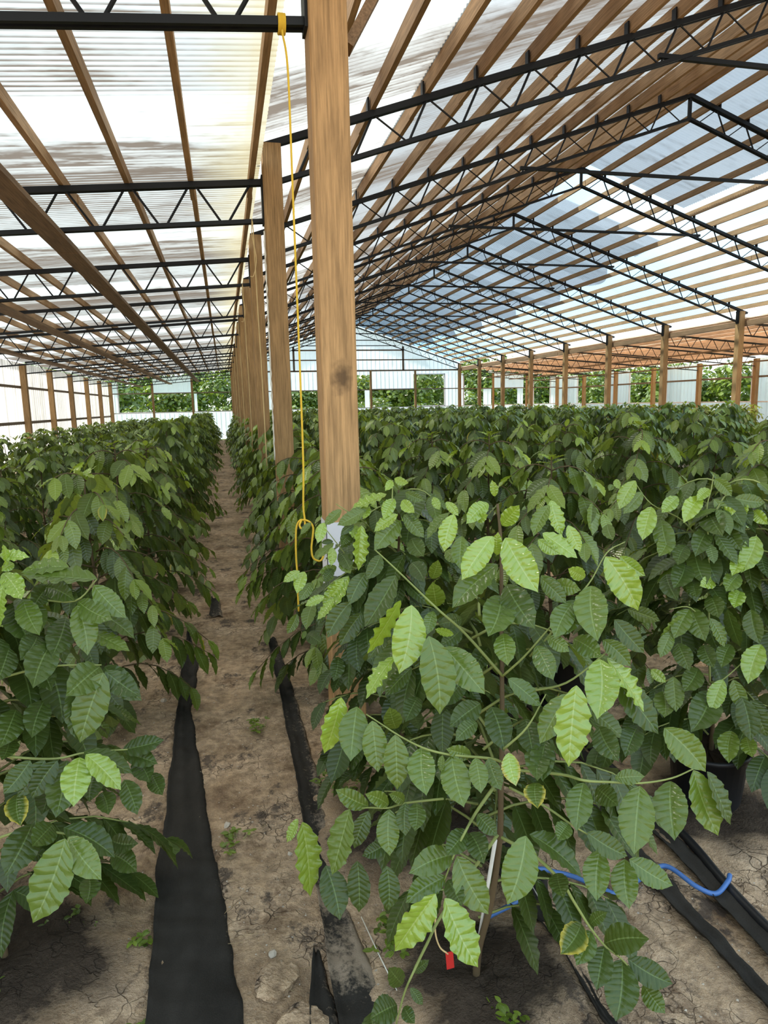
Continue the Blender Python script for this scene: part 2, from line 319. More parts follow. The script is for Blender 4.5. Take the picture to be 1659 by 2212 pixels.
M = dict(
    post=wood_mat('treated_pine', (.45, .275, .125), 'Z'),
    post_front=wood_mat('treated_pine_knot', (.50, .305, .145), 'Z', knot=(.005, -.08, 1.72)),
    purlin=wood_mat('rough_pine_purlin', (.54, .335, .18), 'Y'), lit_purlin=wood_mat('lit_pine_purlin', (.80, .56, .39), 'Y'),  # right aisle purlins: same pine, painted paler for the light on them
    board=wood_mat('rough_pine_board', (.30, .19, .11), 'Y'),
    rail=plain('weathered_girt', (.20, .15, .11), .8, .2),
    steel=plain('black_painted_steel', (.006, .0065, .008), .5, .35, 0, .4, 8),
    aisle_roof=sheet_mat('aisle_roof_sheets', (.50, .53, .515), .07, .95, stain_x=(-.15, .30, (.44, .40, .25)), band=.85, groove=.9, band_off=.12, zone=True),
    nave_roof=sheet_mat('nave_white_sheets', (.64, .65, .62), .07, .9, band=1.0, groove=.2, band_off=.30),
    nave_grey=sheet_mat('nave_grey_sheets', (.30, .315, .32), .04, .8, per=1.1, band=1.0, groove=.1, band_off=.30),
    ridge_grey=sheet_mat('ridge_grey_sheets', (.45, .40, .39), .10, .5, per=1.1),
    clear=sheet_mat('clear_roof_sheets', (.42, .50, .56), .90, .3, per=1.1, clear_tint=(.60, .74, .82)),
    tan=sheet_mat('right_aisle_sheets', (1.0, .74, .52), .02, .55, per=.8),
    wall_left=sheet_mat('bright_wall_sheets', (.74, .74, .72), .04, .45, per=.3),
    wall=sheet_mat('white_wall_sheets', (.94, .95, 1.0), .06, .15, per=.6),
    soil=soil_mat('dry_sandy_soil'), damp=soil_mat('damp_compost', True), fabric=fabric_mat('woven_ground_cloth', .0), fabric_dusty=fabric_mat('dusty_ground_cloth', .10),
    leaf=leaf_mat('coffee_leaf', (.052, .084, .018), (.28, .42, .045)),
    bark=plain('green_brown_bark', (.12, .085, .045), .8, .2), twig=plain('green_twig', (.25, .29, .09), .6, .3),
    trunk=plain('grey_trunk', (.12, .10, .08), .9, .1), mulch=plain('dark_damp_compost', (.055, .038, .026), .95, .1, 0, .5, 30),
    twine=plain('yellow_twine', (.78, .50, .05), .7, .2, 0, .15, 60), cord=plain('tan_cord', (.62, .45, .22), .8, .2), pale=plain('pale_strand', (.75, .70, .60), .8, .2),
    wrap=plain('white_plastic_wrap', (.78, .77, .80), .45, .4, 0, .04), pot=plain('black_plastic_pot', (.012, .012, .013), .5, .4),
    blue=plain('blue_tubing', (.06, .16, .42), .4, .5), black=plain('black_tubing', (.012, .012, .013), .45, .5),
    stone=plain('pale_limestone', (.52, .45, .36), .9, .15, 0, .3, 30), clod=plain('dried_clay', (.34, .26, .18), .95, .1, 0, .35, 18),
    red=plain('red_tag', (.55, .03, .025), .5, .3), straw=plain('dry_straw', (.36, .27, .15), .9, .1),
    grass=plain('outdoor_grass', (.17, .27, .06), .9, .1, 0, .5, 1.2), white=plain('white_stake', (.72, .70, .64), .5, .3),
)

# ------------------------------------------------------------------ ground
def ground_z(x, y):
    x = np.asarray(x, float); y = np.asarray(y, float)
    g = .010*sn(x*3.1, y*2.3, 1)+.007*sn(x*9, y*8, 2)+.004*sn(x*23, y*21, 5)
    return g
def build_floor():
    xs = np.concatenate([np.arange(-60, -6, 6), np.arange(-6, -1.6, .5), np.arange(-1.6, 3.0, .025), np.arange(3.0, 19, .5), np.arange(19, 80, 6)])
    ys = np.concatenate([np.arange(-30, -6, 6), np.arange(-6, .8, .5), np.arange(.8, 5.6, .025), np.arange(5.6, 9, .1), np.arange(9, 37, 1.0), np.arange(37, 36.9, 6)])
    X, Y = np.meshgrid(xs, ys); Z = ground_z(X, Y)
    fine = ((X > -1.7) & (X < 3.1) & (Y > .7) & (Y < 9)); Z = np.where(fine, Z, -.002)
    v = np.stack([X, Y, Z], -1).reshape(-1, 3); n = len(xs)
    i, j = np.meshgrid(np.arange(len(ys)-1), np.arange(n-1), indexing='ij'); a = (i*n+j).ravel()
    o = obj('floor', mesh_np('floor', v, np.stack([a, a+1, a+n+1, a+n], 1), True), M['soil']); tag(o, kind='structure')
    g = MB(); g.box(-60, 90, 36.9, 120, -.4, -.004); g.box(20.2, 90, -30, 36.9, -.3, -.001)
    o = g.build('ground_outside', M['grass']); tag(o, kind='structure')
build_floor()

# ------------------------------------------------------------------ roof sheets (thin corrugated plastic)
def corrugated(name, mat, x0, z0, x1, z1, y0, y1, per=.06, amp=.008, nx=2, cut=None, dz=0.0):
    ny = int((y1-y0)/per*4); ys = np.linspace(y0, y1, ny+1); ts = np.linspace(0, 1, nx+1)
    n = np.array([-(z1-z0), 0, (x1-x0)]); n /= np.linalg.norm(n)
    if n[2] < 0: n = -n
    rip = amp*np.sin(ys*2*pi/per)
    T, Yg = np.meshgrid(ts, ys, indexing='ij'); 
    xe = np.full_like(ys, x1) if cut is None else np.array([cut(y) for y in ys])
    Xg = x0+(xe[None, :]-x0)*T; Zg = z0+(z1-z0)*(Xg-x0)/(x1-x0)+dz
    v = np.stack([Xg, Yg, Zg], -1)+rip[None, :, None]*n
    m = ny+1; i, j = np.meshgrid(np.arange(nx), np.arange(ny), indexing='ij'); a = (i*m+j).ravel()
    o = obj(name, mesh_np(name, v.reshape(-1, 3), np.stack([a, a+1, a+m+1, a+m], 1), False), mat)
    tag(o, kind='structure'); return o
Y0, Y1 = .30, 36.5     # unseen near end left open so sky light reaches the foreground
PH_A, PH_N = .09, .14                        # purlin depths
RA = .04+PH_A; RN = .04+PH_N
corrugated('ceiling_left_aisle', M['aisle_roof'], .40, aisle_top(.40)+RA, XLW-.25, aisle_top(XLW-.25)+RA, Y0, Y1)
corrugated('ceiling_right_aisle', M['tan'], 2*XR-.40, aisle_top(.40)+RA, XRW+.25, aisle_top(XLW-.25)+RA, Y0, Y1)
XS = 1.80                                    # where the white eave sheets of the nave meet the grey ridge sheets
corrugated('ceiling_nave_left_eave', M['nave_roof'], .30, nave_top(.30)+RN, XS+.12, nave_top(XS+.12)+RN, Y0, Y1)
corrugated('ceiling_nave_left_ridge', M['nave_grey'], XS, nave_top(XS)+RN, XR, nave_top(XR)+RN, Y0, Y1, dz=.02)
def grey_edge(y):
    if y < 12.12: return 8.85
    if y < 13.75: return XR+.02
    return 9.55+.75*min(1, (y-13.75)/6)+.25*math.sin(y*1.9)*(1 if y > 15 else 0)
corrugated('ceiling_nave_right_ridge', M['ridge_grey'], XR, nave_top(XR)+RN, 12.9, nave_top(12.9)+RN, Y0, Y1, cut=grey_edge, dz=.02)
corrugated('ceiling_nave_right', M['clear'], XR, nave_top(XR)+RN, 2*XR-.30, nave_top(.30)+RN, Y0, Y1)

# ------------------------------------------------------------------ purlins: one thing per line of boards
def purlin(x, z, w, h, label, group, cat='purlin', mat='purlin', name='roof_purlin', y0=Y0+.1, y1=YE):
    b = MB(); yy = np.arange(y0, y1, 6.1); 
    for k, a in enumerate(yy):
        e = min(a+6.1, y1); off = (.5 if k % 2 else -.5)*w*.2 if w < .1 else 0
        dz = 0.003*math.sin(k*7.7+x*3)
        b.box(-w/2+off, w/2+off, a, e, dz, h+dz)
    o = b.build(name, M[mat], loc=(x, 0, z)); tag(o, label, cat, group); return o
ax_ = [.33-.485*i for i in range(12)]
for i, x in enumerate(ax_):
    purlin(x, aisle_top(x)+.025, .04, PH_A, 'brown wooden purlin under the left aisle roof, %s line left of the main posts' % ORD[i], 'left aisle roof purlins')
for i, x in enumerate(ax_):
    purlin(2*XR-x, aisle_top(x)+.025, .04, PH_A, 'brown wooden purlin under the tan right aisle roof, %s line beyond the right posts' % ORD[i], 'right aisle roof purlins', mat='lit_purlin')
nx_ = [.40, .88, 1.36, 1.84, 2.32, 2.80, 3.28, 3.76, 4.24, 4.72, 5.20, 5.68, 6.16, 6.52]
for i, x in enumerate(nx_):
    purlin(x, nave_top(x)+.025, .04, PH_N, 'rough wooden purlin on the left slope of the main roof, %s up from the eave' % ORD[i], 'main roof purlins, left slope')
for i, x in enumerate(nx_):
    purlin(2*XR-x, nave_top(x)+.062, .04, .10, 'rough wooden purlin under the clear right slope of the main roof, %s from the eave' % ORD[i], 'main roof purlins, right slope')
for i, x in enumerate((-1.22, -2.55, -3.95)):
    purlin(x, aisle_top(x)-.30-.06, .17, .04, 'wide brown brace board under the left aisle trusses, %s from the main posts' % ORD[i], 'brace boards under the left trusses', 'board', 'board', 'brace_board')
for i, x in enumerate((-1.22, -2.55, -3.95)):
    purlin(2*XR-x, aisle_top(x)-.30-.06, .17, .04, 'wide brown brace board under the right aisle trusses, %s from the nave' % ORD[i], 'brace boards under the right trusses', 'board', 'board', 'brace_board')
purlin(2*XR-.38, 3.33, .05, .14, 'wide brown eave board running along the right-hand posts', None, 'board', 'board', 'eave_board')

# ------------------------------------------------------------------ posts
PW = .155
def post_mesh(h, w=PW, bev=.006):
    b = MB(); c = w/2; e = bev; ring = [(-c+e,-c),(c-e,-c),(c,-c+e),(c,c-e),(c-e,c),(-c+e,c),(-c,c-e),(-c,-c+e)]
    v = [(x, y, z) for z in (-.05, h) for x, y in ring]
    b.add(v, [[i, (i+1) % 8, 8+(i+1) % 8, 8+i] for i in range(8)]+[list(range(8))[::-1], list(range(8, 16))])
    return b.mesh('post')
pm_nave, pm_wall = post_mesh(EAVE-.02), post_mesh(2.93)
def post(x, y, me, label, group, mat='post'):
    o = empty('timber_post', (x, y, 0)); tag(o, label, 'post', group)
    m = me if mat == 'post' else me.copy()
    s = obj('shaft', m, M[mat], o); return o
front = post(XP+.005, 3.0, pm_nave, 'large square timber post in the foreground with a dark knot and white wrap', 'posts beside the path', 'post_front')
wb = MB(); c = PW/2+.004
wb.box(-c, c, -c, -c+.003, .76, 1.09); wb.box(-c, c, c-.003, c, .76, 1.09); wb.box(-c, -c+.003, -c, c, .76, 1.09); wb.box(c-.003, c, -c, c, .76, 1.09)
tag(wb.build('plastic_wrap', M['wrap'], front), 'white plastic wrap around the post')
kb = MB(); kb.beam((PW/2+.01, 0, 3.05), (PW/2+.40, 0, 3.72), .04, .09, (0, 1, 0)); kb.build('knee_brace', M['board'], front)
for k in range(2, NB+1):
    post(XP+.005, BAY*k-.04, pm_nave, 'square timber post beside the path, %s in line behind the large foreground post' % ORD[k-2], 'posts beside the path')
for k in range(4, NB+1):
    post(XN, BAY*k, pm_nave, 'square timber post in the row right of the main roof, %s from the camera' % ORD[k-4], 'posts right of the main roof')
for k in range(6, NB+1):
    post(XLW+.08, BAY*k, pm_wall, 'square timber post along the bright left wall, %s counted back from the far end' % ORD[NB-k], 'posts along the left wall')
for k in range(6, NB+1):
    post(XRW-.08, BAY*k, pm_wall, 'slim timber post along the windowed right wall, %s counted back from the far corner' % ORD[NB-k], 'posts along the right wall')

# ------------------------------------------------------------------ steel trusses
TD = .30
def mirror(b):
    for v in b.v: v[:, 0] = 2*XR-v[:, 0]
    return b
def aisle_truss():
    r = empty('roof_truss', (0, 0, 0)); xa, xb = XLW+.16, .405
    b = MB()
    for dy in (-.022, .022): b.beam((xa, dy, aisle_top(xa)), (xb, dy, aisle_top(xb)), .022, .045)
    b.build('top_chord', M['steel'], r)
    b = MB(); 
    for dy in (-.02, .02): b.beam((xa+.02, dy, aisle_top(xa)-TD), (xb, dy, aisle_top(xb)-TD), .02, .032)
    b.build('bottom_chord', M['steel'], r)
    b = MB(); x = .095
    while x > xa+.3:
        for s in (-1, 1):
            xt = x+s*.215
            if xt < xb-.02: b.tube([(x+s*.025, 0, aisle_top(x)-TD), (xt, 0, aisle_top(xt)-.01)], .010, 6)
        x -= .49
    b.build('web', M['steel'], r)
    b = MB(); b.box(xb-.005, xb+.012, -.05, .05, aisle_top(xb)-TD-.03, aisle_top(xb)+.05); b.build('end_bracket', M['steel'], r)
    return r
def nave_truss():
    r = empty('roof_truss', (0, 0, 0)); xa = XP
    def halves(f, name):
        b = MB()
        for mirrored in (0, 1):
            h = MB(); f(h)
            if mirrored: mirror(h)
            for v in h.v: pass
            off = b.n; b.v += h.v; b.f += [[i+off for i in (q[::-1] if mirrored else q)] for q in h.f]; b.n += h.n
        return b.build(name, M['steel'], r)
    def top(h):
        for dy in (-.024, .024): h.beam((.30, dy, nave_top(.30)), (XR, dy, nave_top(XR)), .024, .05)
        x = .88
        for k in range(12):
            h.box(x-.05, x-.035, -.03, .03, nave_top(x), nave_top(x)+.12); x += .48
    def bot(h):
        for dy in (-.02, .02): h.beam((xa+.08, dy, nave_top(xa+.08)-TD), (XR, dy, nave_top(XR)-TD), .02, .034)
    def web(h):
        x = .88
        while x < XR-.15:
            xb = x-.17; xd = x+.30
            h.tube([(x, 0, nave_top(x)), (max(xb, xa+.1), 0, nave_top(max(xb, xa+.1))-TD)], .011, 6)
            if xd < XR-.05: h.tube([(x, 0, nave_top(x)), (xd, 0, nave_top(xd)-TD)], .008, 6)
            x += .48
    halves(top, 'top_chord'); halves(bot, 'bottom_chord'); halves(web, 'web')
    b = MB(); b.box(XR-.02, XR+.02, -.02, .02, nave_top(XR)-TD-.02, nave_top(XR)+.02); b.build('ridge_strut', M['steel'], r)
    b = MB(); b.beam((4.05, 0, 4.69), (2*XR-4.05, 0, 4.69), .04, .04); b.build('tie_bar', M['steel'], r)
    b = MB()
    for s in (1, -1):
        xx = XP if s == 1 else XN
        b.box(xx-.085, xx+.085, -.07, .07, EAVE-.045, EAVE-.02); b.box(xx+s*.08-.008, xx+s*.08+.008, -.05, .05, EAVE-TD-.02, EAVE)
    b.build('post_plate', M['steel'], r)
    return r
def place_trusses(proto, ks, label, group):
    for i, k in enumerate(ks):
        o = proto if i == 0 else copy_tree(proto)
        o.location = (0, BAY*k, 0); tag(o, label % ORD[i], 'truss', group)
at_ = aisle_truss()
ra_ = copy_tree(at_); ra_.scale = (-1, 1, 1)
place_trusses(at_, range(1, NB+1), 'black steel lattice truss across the left aisle, %s from the camera', 'left aisle trusses')
for i, k in enumerate(range(4, NB+1)):
    o = ra_ if i == 0 else copy_tree(ra_)
    o.location = (2*XR, BAY*k, 0); tag(o, 'black steel lattice truss across the tan right aisle, %s from the camera' % ORD[i], 'truss', 'right aisle trusses')
place_trusses(nave_truss(), range(2, NB+1), 'black peaked steel truss with a tie bar under the main roof, %s from camera', 'main roof trusses')

# ------------------------------------------------------------------ walls
def panel_wall(name, mat, rects, axis, at, per=.23):
    """ribbed wall sheets filling the given rectangles (u0,u1,z0,z1[,z1 at u1]); u runs along the wall"""
    b = MB()
    for q in rects:
        u0, u1, z0, z1 = q[:4]; z2 = q[4] if len(q) > 4 else z1
        n = max(1, int(round((u1-u0)/per)))
        cuts = [u0]
        for k in range(1, n):
            uc = u0+(u1-u0)*k/n; cuts += [uc-.018, uc-.008, uc+.008, uc+.018]
        cuts.append(u1)
        dep = [0]+[0, .022, .022, 0]*(n-1)+[0]
        v = []; 
        for uu, d in zip(cuts, dep):
            zt = z1+(z2-z1)*(uu-u0)/(u1-u0)
            for z in (z0, zt):
                v.append((uu, at+d, z) if axis == 'X' else (at+d, uu, z))
        f = []
        for k in range(len(cuts)-1):
            a = 2*k; f += [[a, a+1, a+3, a+2]]
        b.add(v, f)
    o = b.build(name, M[mat]); tag(o, kind='structure'); return o
H1 = 1.43
lz = lambda x: aisle_top(x)+.02; rz = lambda x: aisle_top(2*XR-x)+.02
rects = []
def R_(u0, u1, z0, z1, z2=None): rects.append((u0, u1, z0, z1, z1 if z2 is None else z2))
# end wall, from the left corner to the right corner
R_(XLW, .48, .02, H1); R_(XLW, -5.08, H1, lz(-5.2)); R_(-3.40, -1.50, 2.39, lz(-3.4), lz(-1.5)); R_(-1.44, -1.30, H1, 2.35)
R_(.48, XN, .02, H1); R_(.48, 3.0, H1, 3.39); R_(3.0, 6.2, 2.41, 3.39); R_(5.4, 6.2, H1, 2.41); R_(7.4, 7.66, H1, 2.41); R_(7.80, 10.13, 2.40, 3.39); R_(11.88, XN, H1, 3.39)
R_(6.2, 7.8, 3.18, 3.39); R_(10.13, 11.88, 3.19, 3.39)
R_(.55, XR, 3.39, nave_top(.55)+.1, nave_top(XR)+.1); R_(XR, XN-.07, 3.39, nave_top(XR)+.1, nave_top(.55)+.1)
R_(XN, XRW, .02, H1); R_(XN+.1, 12.98, H1, 3.2); R_(14.16, 14.63, H1, 2.39); R_(14.76, 16.58, 2.37, rz(14.76), rz(16.58)); R_(16.2, 16.55, H1, 2.37); R_(18.21, XRW, H1, rz(18.3))
panel_wall('wall_back', 'wall', rects, 'X', YE+.02)
panel_wall('wall_left', 'wall_left', [(Y0, YE+.05, .02, 2.98)], 'Y', XLW-.05)
rr = [(Y0, YE+.05, .02, 1.40)]
for a, b_ in ((Y0, 6.3), (9.1, 11.5), (13.9, 16.4), (19.0, 21.3), (24.1, 26.2), (29.0, 31.15), (33.9, YE+.05)): rr.append((a, b_, 1.40, 2.95))
panel_wall('wall_right', 'wall', rr, 'Y', XRW+.03)
# girts, sills and end-wall studs: the wooden frame lines of the walls
def trim(name, boxes, mat='rail'):
    b = MB()
    for q in boxes: b.box(*q)
    tag(b.build(name, M[mat]), kind='structure')
y_ = YE-.05
trim('trim_1', [(XLW-.04, XLW+.0, Y0, YE, 2.26, 2.33)]); trim('trim_2', [(XLW-.04, XLW+.0, Y0, YE, 1.27, 1.35)])
trim('trim_3', [(.5, XN, y_, y_+.05, 3.36, 3.44)]); trim('trim_4', [(2.2, 11.2, y_, y_+.05, 3.93, 3.99)]); trim('trim_5', [(3.6, 9.6, y_, y_+.05, 4.43, 4.50)])
trim('trim_6', [(.5, XN, y_, y_+.05, 2.37, 2.42)]); trim('trim_7', [(XLW, .4, y_, y_+.05, 2.37, 2.42)]); trim('trim_8', [(XN, XRW, y_, y_+.05, 2.34, 2.39)])
trim('trim_9', [(3.62, 3.72, y_, y_+.06, 3.4, 4.66)]); trim('trim_10', [(9.50, 9.60, y_, y_+.06, 3.4, 4.66)])
trim('trim_11', [(XRW-.03, XRW+.01, Y0, YE, 2.26, 2.33)])
trim('trim_12', [(XLW, XRW, y_, y_+.03, H1-.02, H1+.03)], 'wrap'); trim('trim_13', [(XRW-.02, XRW+.02, Y0, YE, 1.38, 1.43)], 'wrap')
for i, (x, h) in enumerate(((-3.43, 2.9), (-1.52, 3.1), (2.95, 3.4), (5.35, 3.4), (7.73, 3.4), (10.20, 3.4), (14.71, 3.2), (16.72, 3.1))):
    b = MB(); b.box(-.05, .05, -.05, .05, 0, h); o = b.build('wall_stud', M['post'], loc=(x, y_-.02, 0))
    tag(o, 'slim wooden stud standing in the far end wall, %s from its left corner' % ORD[i], 'post', 'studs of the far end wall')
trim('window_1', [(-5.08, -3.48, y_+.02, y_+.07, H1+.0, H1+.05), (-5.10, -5.05, y_+.02, y_+.07, H1, 2.9)], 'wrap')
trim('window_2', [(7.75, 10.15, y_+.02, y_+.07, 2.40, 2.44)], 'wrap'); trim('window_3', [(10.25, 11.90, y_+.02, y_+.07, H1+.03, H1+.07), (11.86, 11.92, y_+.02, y_+.07, H1, 3.2), (10.25, 11.9, y_+.02, y_+.07, 3.16, 3.21)], 'wrap')
trim('window_4', [(12.95, 13.02, y_+.02, y_+.07, H1, 3.1)], 'wrap'); trim('window_5', [(17.15, 17.2, y_+.02, y_+.07, H1, 2.9), (18.19, 18.24, y_+.02, y_+.07, H1, 2.9)], 'wrap')
for i, (a, b_) in enumerate(((31.15, 33.9), (26.2, 29.0), (21.3, 24.1), (16.4, 19.0))):
    x = XRW+.02; trim('window_%d' % (6+i), [(x, x+.05, a-.03, a+.03, 1.42, 2.8), (x, x+.05, b_-.03, b_+.03, 1.42, 2.8)], 'wrap')

